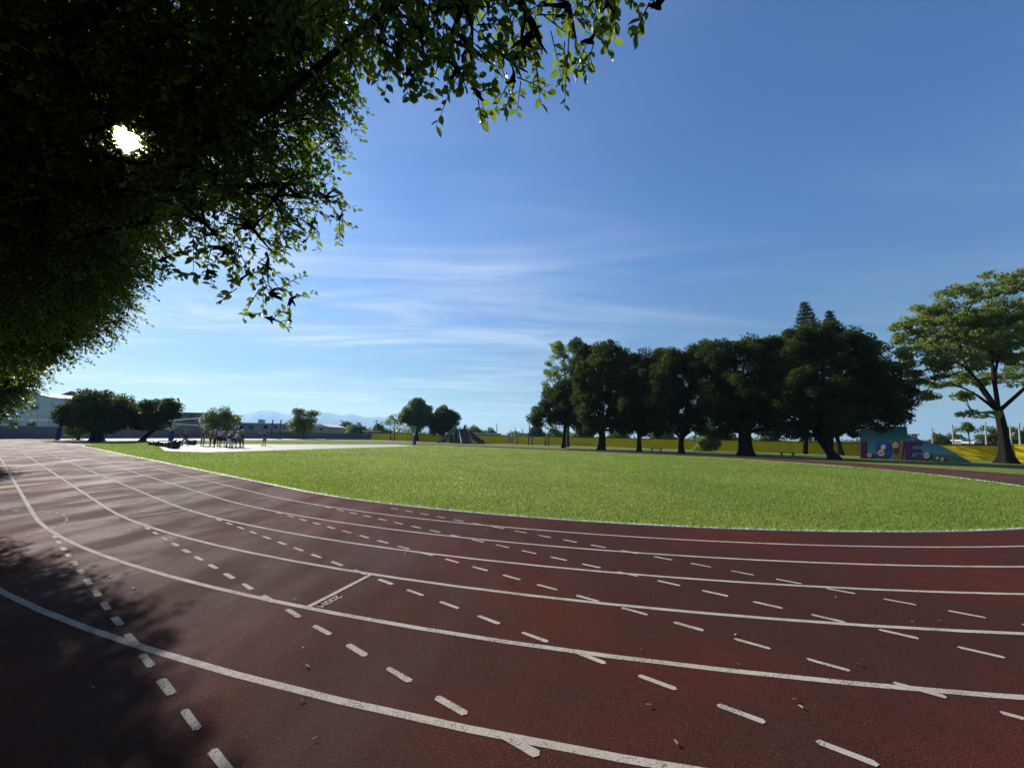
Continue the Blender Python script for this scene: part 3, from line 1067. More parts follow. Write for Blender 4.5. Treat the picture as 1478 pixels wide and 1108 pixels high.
LROW = 'large trees along the outside of the left straight'
blobs1 = [(atd(*p[:3]), p[3], *(p[4:])) for p in [
    (430, 50, 4.7, .55), (455, 120, 4.8, .36), (420, 175, 5.0, .42), (470, 30, 4.6, .35), (480, 195, 4.9, .13, .8), (330, 60, 5.0, .8), (230, 60, 5.6, .95, .8), (110, 40, 6.2, 1.1, .55),
    (0, 60, 6.5, 1.2, .45), (330, 185, 5.5, .75), (225, 170, 6.0, .8), (130, 180, 6.6, 1.0), (20, 200, 7.2, 1.2, .6), (395, 285, 4.6, .42), (435, 285, 4.5, .30), (470, 285, 4.4, .17, .8), (490, 315, 4.4, .08, .8),
    (310, 270, 5.0, .5), (200, 258, 6.0, .52), (80, 298, 7.2, 1.0), (0, 330, 8.0, 1.3), (365, 330, 3.9, .28), (295, 322, 4.0, .22), (325, 358, 3.7, .13, .8),
    (385, 385, 3.5, .13, .6), (390, 425, 3.4, .11, .6), (420, 432, 3.4, .07, .7), (390, 460, 3.4, .05, .8), (300, 392, 3.6, .07, .6), (235, 375, 3.6, .05, .5), (345, 405, 3.5, .09, .5),
    (560, 5, 3.0, .22), (605, 35, 3.0, .17), (550, 55, 2.9, .08, .7), (590, 105, 2.9, .05, .8), (575, 75, 2.9, .05, .8), (670, 10, 3.0, .28), (680, 70, 2.9, .20, .8), (660, 100, 2.9, .13, .8), (690, 135, 2.85, .06, .8), (735, 85, 3.0, .16, .8),
    (760, 20, 3.0, .26), (755, 60, 3.0, .15), (740, 115, 2.95, .10), (820, 8, 3.0, .20), (850, 60, 3.0, .06, .8), (880, 5, 3.0, .09, .8), (948, 8, 2.6, .05, .9), (620, -10, 3.1, .3),
    # parts of the crown outside the picture
    (530, -120, 3.6, .7, .5), (720, -150, 3.6, .7, .5), (850, -140, 3.4, .5, .5), (400, -120, 4.6, .9, .5), (230, -110, 5.6, 1.1, .4), (60, -100, 6.4, 1.2, .2), (-150, 50, 7.4, 1.4, .2),
    (-160, 250, 8.4, 1.5, .35), (-120, 400, 9.2, 1.2, .35), (-330, 100, 8.2, 1.5, .3), (-300, 330, 9.4, 1.5, .3)]]
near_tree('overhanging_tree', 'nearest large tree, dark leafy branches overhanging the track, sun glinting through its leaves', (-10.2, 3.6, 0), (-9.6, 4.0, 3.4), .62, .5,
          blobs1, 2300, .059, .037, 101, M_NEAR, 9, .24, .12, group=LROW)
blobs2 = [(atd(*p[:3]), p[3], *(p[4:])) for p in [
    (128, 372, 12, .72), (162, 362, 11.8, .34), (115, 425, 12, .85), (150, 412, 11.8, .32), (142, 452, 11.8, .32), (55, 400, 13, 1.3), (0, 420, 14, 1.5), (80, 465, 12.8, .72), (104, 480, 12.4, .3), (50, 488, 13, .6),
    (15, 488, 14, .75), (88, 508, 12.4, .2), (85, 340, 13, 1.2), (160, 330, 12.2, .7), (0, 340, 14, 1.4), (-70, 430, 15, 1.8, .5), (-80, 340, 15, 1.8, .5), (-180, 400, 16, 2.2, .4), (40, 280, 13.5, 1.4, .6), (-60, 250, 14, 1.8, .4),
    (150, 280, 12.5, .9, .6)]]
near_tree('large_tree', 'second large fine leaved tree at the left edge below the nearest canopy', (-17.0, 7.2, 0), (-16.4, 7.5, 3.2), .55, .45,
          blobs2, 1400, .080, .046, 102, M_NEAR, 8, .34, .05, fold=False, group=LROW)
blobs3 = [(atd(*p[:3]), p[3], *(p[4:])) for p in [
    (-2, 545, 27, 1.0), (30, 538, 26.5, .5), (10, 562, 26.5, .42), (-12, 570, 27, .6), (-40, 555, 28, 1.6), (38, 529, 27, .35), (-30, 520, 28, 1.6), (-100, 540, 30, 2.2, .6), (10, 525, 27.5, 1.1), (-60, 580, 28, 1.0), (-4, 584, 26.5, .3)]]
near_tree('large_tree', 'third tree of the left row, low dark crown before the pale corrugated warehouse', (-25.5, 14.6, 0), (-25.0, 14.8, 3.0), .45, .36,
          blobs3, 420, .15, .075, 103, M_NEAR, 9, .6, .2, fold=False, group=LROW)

blobs_added = [((-5, -4, 5.5), 2.6, .5), ((-2, -5, 6), 2.6, .5), ((-7, -1.5, 5.5), 2.4, .5), ((-1.5, -1.8, 6.2), 2.0, .5), ((-4.5, -1.0, 6.6), 2.2, .5), ((1.5, -4.0, 6.5), 2.2, .5),  # unseen tree, added to keep sky light off the near track
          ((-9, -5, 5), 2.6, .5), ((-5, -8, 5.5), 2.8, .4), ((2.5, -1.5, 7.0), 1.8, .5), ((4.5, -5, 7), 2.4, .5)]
near_tree('large_tree', 'added unseen tree behind the viewpoint, crown blocking sky light from the near track', (-6.5, -6.0, 0), (-6.2, -5.6, 3.4), .6, .5,
          blobs_added, 160, .20, .10, 104, M_NEAR, 8, .6, .2, fold=False, group=LROW)

# fallen leaves and crumbs
rngl = np.random.default_rng(77)
Pl = []
for (n_, r0, r1, a0, a1) in ((75, 2.1, 6, .2, 2.9), (110, 6, 14, .3, 2.8)):
    r = np.sqrt(rngl.uniform(r0 * r0, r1 * r1, n_))
    th = rngl.uniform(a0, a1, n_)
    Pl.append(np.stack([r * np.cos(th), r * np.sin(th), np.full(n_, .012)], 1))
Pl = np.concatenate(Pl)
sd = spine_dist(Pl[:, :2])
Pl[:, 2] = np.where(sd < RIN, .06, .012)
n_ = len(Pl)
Dl = unit(np.c_[rngl.normal(size=(n_, 2)), rngl.uniform(-.05, .3, n_)])
V, F = folded(Pl, Dl, unit(np.c_[rngl.normal(size=(n_, 2)) * .35, np.ones(n_)]), rngl.uniform(.014, .05, n_), rngl.uniform(.008, .022, n_))
M_LITTER = leaf_mat('dry_leaf', (.10, .06, .025), (.32, .24, .12), (.2, .12, .04), .15, .6)
tag(mesh_obj('leaf_litter', V, F, M_LITTER), 'scattered dry fallen leaves and crumbs on the track and grass', 'fallen leaves', kind='stuff')

# ------------------------------------------------------------------ walls and fences
M_GREYWALL = mat('grey_wall', (.12, .125, .15), .85, .18, .6, .3, 20)
M_GREYTOP = mat('grey_wall_cap', (.20, .20, .21), .85, .15, 1)
M_YELLOW = mat('yellow_wall', (.56, .43, .010), .75, .16, .5, .2, 25)
M_DARKCAP = mat('dark_coping', (.03, .035, .03), .8, .2, 2)


def wall(name, label, pts, h, th, mw, mc, cap, post=None, group=None):
    t = thing(name, label, 'wall', (pts[0][0], pts[0][1], 0), group)
    for i in range(len(pts) - 1):
        a, b = np.array(pts[i][:2]), np.array(pts[i + 1][:2])
        d = b - a
        L = np.linalg.norm(d)
        yaw = math.atan2(d[1], d[0])
        c = (a + b) / 2
        m = MB().box((*c, h / 2 - .1), (L - .004, th, h + .2), yaw)
        m.obj('wall_panel', mw, t)
        MB().box((*c, h + cap / 2 + .002), (L - .006, th + .10, cap), yaw).obj('coping', mc, t)
    if post:
        for i in range(len(pts) - 1):
            a, b = np.array(pts[i][:2]), np.array(pts[i + 1][:2])
            L = np.linalg.norm(b - a)
            yaw = math.atan2(*(b - a)[::-1])
            for q in range(int(L // post)):
                if i > 1:
                    break
                p = a + (b - a) * (q + .5) / max(1, int(L // post))
                MB().box((*p, h / 2 - .05), (.22, th + .07, h - .02), yaw).obj('pilaster', mw, t)
    return t


wall('grey_wall', 'long low grey concrete wall behind the left bend and the court', [(-61, 22), (-64, 50), (-64.5, 70), (-57, 94), (-42, 113)], 1.55, .2, M_GREYWALL, M_GREYTOP, .10, 3.2)
gpe = foot(1467, 47.5)
wall('yellow_wall', 'long yellow painted wall with dark coping running behind the banyans and the slide', [(-41.7, 113.4), (-20, 104), (18.5, 87), (44, 67), (57.0, 56.3), (gpe[0], gpe[1])], 1.86, .2, M_YELLOW, M_DARKCAP, .12)
gp = foot(1471, 46)
t = thing('gate_pillar', 'bright yellow gate pillar right of the flared trunk', 'pillar', gp)
MB().box((gp[0], gp[1], .98), (.7, .7, 2.0), .5).obj('shaft', M_YELLOW, t)
MB().box((gp[0], gp[1], 2.03), (.84, .84, .10), .5).obj('cap', M_YELLOW, t)
wall('yellow_wall', 'short shaded piece of yellow wall at the right edge beyond the gate pillar', [(gp[0] + .8, gp[1] + .2), (gp[0] + 16, gp[1] - 6)], 1.86, .2, M_YELLOW, M_DARKCAP, .12)

# ------------------------------------------------------------------ the LOVE mural wall
PL, PR = foot(1243, 46), foot(1405, 39)
wd = (PR - PL)[:2] / np.linalg.norm((PR - PL)[:2])
wn = np.array([wd[1], -wd[0]])
if wn @ (-PL[:2]) < 0:
    wn = -wn


def wallpt(x, y, proud=0.0):     # zoomed-photo pixel of the mural -> point on its wall plane
    d = ray(1230 + x * .12179, 600 + y * .12179)
    s = ((PL[:2] - CAM[:2]) @ wn) / (d[:2] @ wn)
    p = CAM + d * s
    return p + np.array([*wn, 0]) * proud


def mural_material():
    m = bpy.data.materials.new('mural_sky_paint')
    m.use_nodes = True
    nt = m.node_tree
    b = nt.nodes['Principled BSDF']
    tc = nt.nodes.new('ShaderNodeTexCoord')
    v = tc.outputs['Object']
    sx = nt.nodes.new('ShaderNodeSeparateXYZ')
    nt.links.new(v, sx.inputs[0])
    z = math_node(nt, 'ADD', sx.outputs['Z'], math_node(nt, 'MULTIPLY', noise(nt, v, .8, 4), .9))
    c = mix_rgb(nt, map_range(nt, z, 1.2, 3.9), (.026, .078, .135), (.003, .034, .044))
    c = mix_rgb(nt, map_range(nt, noise(nt, v, 1.1, 5, .6, .5), .58, .72, 0, .5), c, (.09, .15, .20))
    b.inputs['Specular IOR Level'].default_value = .05
    nt.links.new(c, b.inputs['Base Color'])
    b.inputs['Roughness'].default_value = .75
    return m


M_MURAL = mural_material()
mw_ = thing('mural_wall', 'tall teal painted wall with LOVE lettering and pandas, its right end sloping down in a curve', 'wall', (PL[0], PL[1], 0))
outline = [(95, 545), (92, 140), (640, 122), (652, 222), (760, 265), (860, 300), (945, 325), (1040, 352), (1120, 388), (1200, 430), (1280, 478), (1350, 515), (1440, 548)]
poly = [wallpt(*p) for p in outline]
for q in (0, -1):
    poly[q][2] = -.1
poly = poly[::-1]
MB().prism(poly, [*(-wn * .35), 0]).obj('wall_slab', M_MURAL, mw_)
hill = [wallpt(*p, .012) for p in [(700, 538), (800, 500), (900, 468), (1040, 455), (1180, 462), (1270, 492), (1340, 520), (1420, 546), (1000, 556)]][::-1]
MB().prism(hill, [*(-wn * .010), 0]).obj('green_hill', mat('mural_green', (.008, .042, .03), .8, .3, 1.5), mw_)


def flat_shape(polys, name, m, proud=.03, holes=None):
    mb = MB()
    for p in polys:
        mb.prism([wallpt(*q, proud) for q in p][::-1], [*(-wn * (proud - .014)), 0])
    return mb.obj(name, m, mw_)


M_LR, M_LB, M_LO, M_LP = mat('letter_crimson', (.045, .006, .018), .8, .2, spec=.05), mat('letter_blue', (.009, .036, .16), .8, .2, spec=.05), mat('letter_tan', (.10, .052, .028), .8, .2, spec=.05), mat('letter_purple', (.032, .009, .046), .8, .2, spec=.05)
flat_shape([[(102, 302), (162, 300), (166, 472), (104, 520)], [(104, 521), (166, 473), (258, 474), (258, 520)]], 'letter', M_LR)
ringp = []
for q in range(24):
    a0, a1 = 2 * PI * q / 24, 2 * PI * (q + 1) / 24
    ringp.append([(365 + 92 * math.cos(a), 402 + 116 * math.sin(a)) for a in (a0, a1)][::1] + [(365 + 45 * math.cos(a), 402 + 66 * math.sin(a)) for a in (a1, a0)])
flat_shape(ringp, 'letter', M_LB)
flat_shape([[(456, 302), (520, 300), (540, 440), (540, 522), (502, 522)], [(540, 440), (556, 300), (612, 300), (580, 522), (540, 522)]], 'letter', M_LO)
flat_shape([[(622, 302), (690, 302), (690, 522), (622, 522)], [(691, 302), (815, 302), (815, 345), (691, 345)], [(691, 392), (805, 392), (805, 432), (691, 432)], [(691, 484), (760, 484), (760, 522), (691, 522)]], 'letter', M_LP)
M_WHITE = mat('paint_white', (.22, .24, .24), .8, .1, spec=.05)
M_BLACK = mat('paint_black', (.012, .012, .014), .7, .2)


def ell(cx, cy, rx, ry, n=14):
    return [(cx + rx * math.cos(2 * PI * k / n), cy + ry * math.sin(2 * PI * k / n)) for k in range(n)]


def panda(cx, cy, r, body=(0, 1.3, 1.2, .8), label=None):
    mb = MB()
    L0 = .036

    def put(p, proud, mi):
        mb.prism([wallpt(*q, proud) for q in p][::-1], [*(-wn * .004), 0], mi)
    bx, by, rx, ry = body
    put(ell(cx + bx * r, cy + by * r, rx * r, ry * r), L0, 1)
    for s in (-1, 1):
        put(ell(cx + s * .75 * r, cy - .72 * r, .36 * r, .36 * r), L0 + .006, 1)
    put(ell(cx, cy, 1.05 * r, .92 * r), L0 + .012, 0)
    for s in (-1, 1):
        put(ell(cx + s * .42 * r, cy - .05 * r, .26 * r, .32 * r), L0 + .018, 1)
    put(ell(cx, cy + .42 * r, .17 * r, .12 * r), L0 + .018, 1)
    return mb.obj('panda_painting', [M_WHITE, M_BLACK], mw_)


panda(205, 462, 27, (1.6, .6, 1.0, .9))
panda(345, 438, 40, (.2, 1.0, 1.4, .9))
flat_shape([ell(368, 372, 30, 34)], 'cloud_painting', M_WHITE, .035)
panda(515, 345, 36, (.2, 1.9, 1.0, 1.3))
panda(885, 470, 36, (-.9, .7, 1.3, 1.1))
panda(1010, 500, 20, (-1.0, .6, 1.6, 1.2))
panda(1068, 512, 20, (1.2, .6, .9, .9))
flat_shape([ell(785, 490, 34, 40)], 'panda_back_painting', M_BLACK, .035)

# ------------------------------------------------------------------ basketball stands
M_BLUE = mat('blue_padding', (.015, .025, .16), .55, .2, 4)
M_STEEL = mat('grey_post_paint', (.22, .25, .27), .5, .15, 3, metal=.2)
M_WHITESTEEL = mat('white_arm_paint', (.62, .63, .62), .45, .1, 3)
M_BOARD = mat('backboard_white', (.62, .62, .66), .4, .06, 2)
M_RIM = mat('rim_orange', (.45, .10, .03), .5, .1)
M_NET = mat('net_cord', (.6, .6, .6), .8, .05)


def hoop(label, base, yaw, hpost, reach, rise, bw=1.5, bh=.95, low=1.35, arm_mat=M_WHITESTEEL, post_mat=M_STEEL, pad_mat=M_BLUE, arm_r=.06):
    t = thing('basketball_stand', label, 'basketball hoop', base, 'basketball stands around the court')
    d = np.array([math.cos(yaw), math.sin(yaw), 0])
    e = np.array([-d[1], d[0], 0])
    b = np.array(base)
    z = np.array([0, 0, 1.0])
    MB().box(b + z * .03, (.5, .5, .06), yaw).obj('base_plate', post_mat, t)
    MB().tube([b + z * .06, b + z * hpost], [.13, .12], 10).obj('post', post_mat, t)
    MB().box(b + z * (low / 2 + .06), (.42, .42, low), yaw, bev=.05).obj('padding', pad_mat, t)
    end = b + d * reach + z * (hpost + rise)
    for s in (-1, 1):
        m = MB()
        m.tube([b + z * (hpost - .03) + e * s * .1, end + e * s * .3 - z * .12], arm_r, 6)
        m.obj('arm', arm_mat, t)
    m = MB()
    m.tube([b + z * (hpost - .42), end - z * (.62 + rise * .75)], .04, 6)
    m.obj('lower_arm', arm_mat, t)
    m = MB()
    m.tube([b + z * (hpost - .85), b + d * reach * .35 + z * (hpost - .38)], .03, 6)
    m.obj('brace', arm_mat, t)
    bb = MB().box(end + d * .06 - z * .35, (.05, bw, bh), yaw).obj('backboard', M_BOARD, t)
    fr = MB()
    c = end + d * .09 - z * .48
    for s in (-1, 1):
        fr.box(c + e * s * .28, (.012, .04, .42), yaw)
    for s in (-1, 1):
        fr.box(c + z * s * .19, (.012, .52, .04), yaw)
    fr.obj('target_square', M_BLACK, bb)
    rc = end + d * .33 - z * .68
    pts = [rc + .225 * (math.cos(a) * d + math.sin(a) * e) for a in np.linspace(0, 2 * PI, 17)]
    r = MB().tube(pts, .018, 5, cap=False).obj('rim', M_RIM, t)
    net = MB()
    for k in range(10):
        a0 = 2 * PI * k / 10
        for s in (-1, 1):
            a1 = a0 + s * .35
            net.tube([rc + .215 * (math.cos(a0) * d + math.sin(a0) * e) - z * .02, rc + .13 * (math.cos(a1) * d + math.sin(a1) * e) - z * .45], .009, 3)
    net.obj('net', M_NET, r)
    return t


hoop('basketball stand with blue padded post and long braced arm, bags piled at its foot', foot(246, 40), .62, 2.62, 2.1, .40, 1.3, .8, 1.45)
hoop('basketball stand with dark blue post and white arm pointing left, before the warehouse', foot(82, 48.5), -2.30, 2.95, 2.1, .12, 1.2, .8, 1.5, M_WHITESTEEL, M_BLUE, arm_r=.12)
hoop('basketball stand with a white backboard, before the tall round tree', foot(598, 61), PI + .75, 2.95, 1.75, .25, 1.25, 1.0, 1.6, M_STEEL, M_STEEL)

# ------------------------------------------------------------------ slide, sign, swings, posts, benches
M_CSLIDE = mat('slide_concrete', (.15, .18, .18), .7, .3, 2, .2, 20)
M_RED = mat('slide_dark_red', (.085, .035, .04), .7, .3, 2, .2, 20)
M_GREENP = mat('slide_green', (.06, .11, .085), .8, .2, 2)
YS = 86.0
s0 = foot(665, YS)
k = YS / FPX
t = thing('playground_slide', 'big concrete slide mound with grey chute left and dark red ramp right', 'slide', s0)


def sp(px, py, dy=0.0):
    return at(px, py, YS + dy)


def ramp(topL, botL, width_vec, thick, name, m, rails=True, rail_mat=None):
    mb = MB()
    w = np.array(width_vec, float)
    a, b = np.array(topL), np.array(botL)
    n = 10
    line = []
    for q in range(n + 1):
        tt = q / n
        p = a * (1 - tt) + b * tt
        p[2] -= (a[2] - b[2]) * .08 * math.sin(PI * tt)
        p[2] += .12 * (tt ** 6)
        line.append(p)
    up = np.array([0, 0, 1.0])
    for q in range(n):
        p0, p1 = line[q], line[q + 1]
        lo0, lo1 = p0 - up * thick, p1 - up * thick
        mb.add([p0, p0 + w, p1 + w, p1, lo0, lo0 + w, lo1 + w, lo1], [(0, 1, 2, 3), (7, 6, 5, 4), (0, 3, 7, 4), (1, 5, 6, 2)])
    o = mb.obj(name, m, t)
    if rails:
        wl = np.linalg.norm(w)
        u_ = w / wl
        for s in (0, 1):
            r = MB()
            off = w * s - u_ * (.09 if s == 0 else -.09)
            for q in range(n):
                p0, p1 = line[q] + off, line[q + 1] + off
                a_, b_ = u_ * .08, u_ * -.08
                r.add([p0 - a_ - up * (thick + .02), p0 + a_ - up * (thick + .02), p1 + a_ - up * (thick + .02), p1 - a_ - up * (thick + .02),
                       p0 - a_ + up * .45, p0 + a_ + up * .45, p1 + a_ + up * .45, p1 - a_ + up * .45],
                      [(3, 2, 1, 0), (4, 5, 6, 7), (0, 1, 5, 4), (1, 2, 6, 5), (2, 3, 7, 6), (3, 0, 4, 7)])
            r.obj('side_wall', rail_mat or m, t)
    return o


zt = sp(660, 618.5)[2]
pl_c = sp(663, 618.5)
MB().box((pl_c[0], YS + .6, zt - .15), (2.4, 3.0, .3)).obj('platform', M_CSLIDE, t)
for px_, dy in ((656.5, -.7), (671, -.7), (656.5, 1.9), (671, 1.9)):
    c = sp(px_, 618.5)
    MB().box((c[0], YS + dy, zt + .45), (.28, .28, .9)).obj('post', M_CSLIDE, t)
    MB().box((c[0], YS + dy, zt / 2 - .16), (.3, .3, zt - .32)).obj('pillar', M_CSLIDE, t)
c0, c1 = sp(656, 618), sp(659, 618)
ramp((c0[0] - .1, YS - .4, zt), (sp(633, 638)[0], YS - 1.2, .02), (0, 1.9, 0), .22, 'chute', M_CSLIDE)
ramp((sp(668, 618)[0] + .3, YS - .9, zt), (sp(696, 638)[0], YS - 3.6, .02), (.5, 3.2, 0), .22, 'ramp', M_RED, True, M_RED)
ramp((sp(664, 618)[0], YS - 1.0, zt), (sp(671, 640)[0], YS - 4.8, .02), (1.9, .4, 0), .22, 'stair_ramp', M_RED, True, M_CSLIDE)
MB().prism([(sp(648, 630)[0], YS + 1.2, 0), (sp(670, 630)[0], YS + 1.2, 0), (sp(670, 630)[0], YS + 1.2, zt - .32), (sp(657, 630)[0], YS + 1.2, zt - .32), (sp(648, 630)[0], YS + 1.2, zt * .45)], (0, .2, 0)).obj('back_wall', M_GREENP, t)
MB().box((sp(661.5, 630)[0], YS - .2, (zt - .32) / 2), (.42, .42, zt - .34)).obj('column', M_CSLIDE, t)

# notice board
sb = foot(740.5, 57)
t = thing('notice_board', 'small grey notice board on a thin post at the far edge of the infield', 'sign', sb)
MB().tube([sb, sb + np.array([0, 0, 2.6])], .035, 8).obj('post', M_STEEL, t)
pb = MB().box(sb + np.array([-.42, 0, 1.35]), (.74, .04, .95), 0, bev=.015).obj('board', mat('board_grey', (.20, .19, .22), .6, .35, 5), t)
MB().box(sb + np.array([-.42, -.026, 1.55]), (.55, .006, .18), 0).obj('printed_panel', mat('board_print', (.38, .37, .40), .6, .4, 9), pb)
MB().box(sb + np.array([-.42, -.026, 1.18]), (.42, .006, .30), 0).obj('printed_panel', mat('board_print_dark', (.30, .26, .30), .6, .5, 12), pb)

# swing set
M_DKGREEN = mat('dark_green_steel', (.02, .045, .03), .5, .2, 4)
YW = 82.0
w0 = foot(766, YW)
t = thing('swing_set', 'dark green swing frame with two bays of seats before the yellow wall', 'swings', w0)
zb = at(766, 626.2, YW)[2]
xl, xr = foot(731, YW)[0], foot(792, YW)[0]
MB().tube([(xl, YW, zb), (xr, YW - .4, zb)], .10, 8).obj('top_beam', M_BLUE, t)
for px_ in (746, 763, 768, 787, 791.5):
    x = foot(px_, YW)[0]
    for s in (-.7, .7):
        MB().tube([(x, YW + s, 0), (x, YW, zb)], .11, 7).obj('leg', M_DKGREEN, t)
for px_, mt in ((752, M_YELLOW), (757, M_YELLOW), (774, M_YELLOW), (783, M_WHITE)):
    x = foot(px_, YW)[0]
    st = MB().box((x, YW, .5), (.5, .22, .05), 0, bev=.02).obj('seat', mt, t)
    for s in (-.22, .22):
        MB().tube([(x + s, YW, .52), (x + s, YW - .05, zb)], .012, 4).obj('chain', M_STEEL, st)

for px_, Y_, ht, lb in ((390, 88, 4.4, 'left one of two dark blue net posts by the grey wall'), (402, 86, 4.4, 'right one of two dark blue net posts by the grey wall')):
    b = foot(px_, Y_)
    t = thing('net_post', lb, 'post', b, 'pair of dark net posts')
    MB().tube([b, b + np.array([0, 0, ht])], .13, 8).obj('pole', M_BLUE, t)
    MB().box(b + np.array([0, 0, 1.15]), (.30, .30, 2.2), 0, bev=.06).obj('padding', M_BLUE, t)
    MB().box(b + np.array([0, 0, .05]), (.7, .7, .1), 0).obj('base', M_BLUE, t)

M_STONE = mat('bench_stone', (.14, .13, .12), .85, .2, 3, .3, 20)
for px_, Y_, lb in ((947, 55, 'low stone bench between the third and fourth banyan trunks'), (1135, 47.5, 'low stone bench between the two rightmost banyan trunks')):
    b = foot(px_, Y_)
    t = thing('bench', lb, 'bench', b, 'low stone benches under the banyans')
    MB().box(b + np.array([0, 0, .42]), (1.7, .45, .1), -.4, bev=.02).obj('seat', M_STONE, t)
    for s in (-.6, .6):
        MB().box(b + np.array([s * math.cos(.4), -s * math.sin(.4), .18]), (.18, .38, .37), -.4).obj('leg', M_STONE, t)

# ------------------------------------------------------------------ bags
M_BAGS = [mat('bag_black', (.010, .011, .015), .38, .3, 6), mat('bag_navy', (.012, .016, .045), .4, .3, 6), mat('bag_charcoal', (.022, .022, .026), .42, .3, 6)]
M_STRAP = mat('bag_strap', (.05, .05, .06), .6, .2)


def bag(label, px, Y, ln, w, h, yaw, m, stripe, seed):
    rng = np.random.default_rng(seed)
    b = foot(px, Y)
    h, w = h * 1.12, w * 1.05
    t = thing('sports_bag', label, 'bag', b, 'sports bags left beside the court')
    V, F = [], []
    nu, nv = 14, 20
    cy, sy = math.cos(yaw), math.sin(yaw)

    def se(c, e):
        return math.copysign(abs(c) ** e, c)
    for i in range(nu + 1):
        u = -PI / 2 + PI * i / nu
        for j in range(nv):
            v = 2 * PI * j / nv
            x = ln / 2 * se(math.cos(u), .55) * se(math.cos(v), .45)
            y = w / 2 * se(math.cos(u), .55) * se(math.sin(v), .55)
            zz = h / 2 * (1 + se(math.sin(u), .6))
            zz *= 1 - .10 * math.cos(2 * PI * x / ln) * (zz / h)
            s = 1 + .04 * math.sin(9 * v + seed) * math.cos(3 * u)
            x, y = x * s, y * s
            V.append((b[0] + x * cy - y * sy, b[1] + x * sy + y * cy, zz + .008))
    for i in range(nu):
        for j in range(nv):
            a, c = i * nv + j, i * nv + (j + 1) % nv
            F.append((a, c, c + nv, a + nv))
    o = mesh_obj('bag_body', V, F, m, t, True)
    for s in (-1, 1):
        pts = []
        for q in np.linspace(0, PI, 9):
            x, y, zz = ln * .22 * math.cos(q), s * w * (.30 - .12 * math.sin(q)), h * .86 + .16 * math.sin(q)
            pts.append((b[0] + x * cy - y * sy, b[1] + x * sy + y * cy, zz))
        MB().tube(pts, .016, 5).obj('handle', M_STRAP, t)
    if stripe:  # white stripe modelled in place of the sun sheen on top
        x = ln * .30
        pts = [(b[0] + x * cy - y * sy, b[1] + x * sy + y * cy, zz) for y, zz in [(-w * .46, h * .30), (-w * .43, h * .7), (-w * .2, h * .97), (w * .2, h * .97)]]
        MB().tube(pts, .022, 4).obj('sheen_stripe', M_WHITE, t)
    return t


for q, (px_, Y_, ln, w, h, yaw, mi, st, lb) in enumerate([
        (220, 37.6, .62, .36, .34, .3, 0, True, 'small black sports bag at the left end of the pile with sun sheen modelled as a white stripe'),
        (226, 36.8, .70, .40, .40, -.2, 1, True, 'navy sports bag second from the left end of the pile'),
        (232, 35.8, .72, .42, .42, .4, 0, False, 'plain black sports bag in the middle of the pile, left of the padded post'),
        (238, 34.8, .75, .42, .40, .1, 1, True, 'navy sports bag in front of the padded post'),
        (244, 33.6, .75, .45, .44, -.3, 2, False, 'charcoal sports bag just right of the padded post'),
        (249, 32.4, .70, .45, .50, .5, 0, True, 'black sports bag with a modelled white sheen stripe near the right end of the pile'),
        (254, 31.8, .62, .45, .62, 1.3, 0, False, 'tall upright black bag at the right front end of the pile'),
        (254.5, 38.5, .5, .35, .42, .2, 2, True, 'small charcoal bag behind the right end of the pile'),
        (273.5, 40.6, .66, .4, .50, .2, 0, False, 'left one of two dark bags lying on the court beside the kneeling player'),
        (279, 40.3, .60, .4, .46, -.3, 1, False, 'right one of two dark bags lying on the court beside the kneeling player')]):
    bag(lb, px_, Y_, ln, w, h, yaw, M_BAGS[mi], st, 300 + q)

# ------------------------------------------------------------------ people
def skin_mesh(J, Ed, Rd, root, sub=1):
    me = bpy.data.meshes.new('skel')
    me.from_pydata([tuple(p) for p in J], Ed, [])
    o = bpy.data.objects.new('skel', me)
    COL.objects.link(o)
    md = o.modifiers.new('s', 'SKIN')
    md.use_smooth_shade = True
    md.branch_smoothing = .6
    sv = me.skin_vertices[0].data
    for i, r in enumerate(Rd):
        sv[i].radius = (r, r) if not hasattr(r, '__len__') else r
        sv[i].use_root = (i == root)
    s = o.modifiers.new('u', 'SUBSURF')
    s.levels = sub
    s.render_levels = sub
    bpy.context.view_layer.update()
    dg = bpy.context.evaluated_depsgraph_get()
    m2 = bpy.data.meshes.new_from_object(o.evaluated_get(dg))
    V = np.array([v.co[:] for v in m2.vertices])
    F = [tuple(p.vertices) for p in m2.polygons]
    bpy.data.objects.remove(o)
    return V, F


M_SKIN = mat('skin_tan', (.30, .16, .10), .6, .1)
M_HAIR = mat('hair_black', (.012, .010, .009), .6, .2)
M_SHOE = mat('shoe_dark', (.03, .03, .035), .6, .3)
CLOTH = {}


def cloth(c):
    if c not in CLOTH:
        CLOTH[c] = mat('cloth_%s' % ('abcdefghijklmnopqrstuvwxyz'[len(CLOTH)]), c, .85, .2, 8)
    return CLOTH[c]


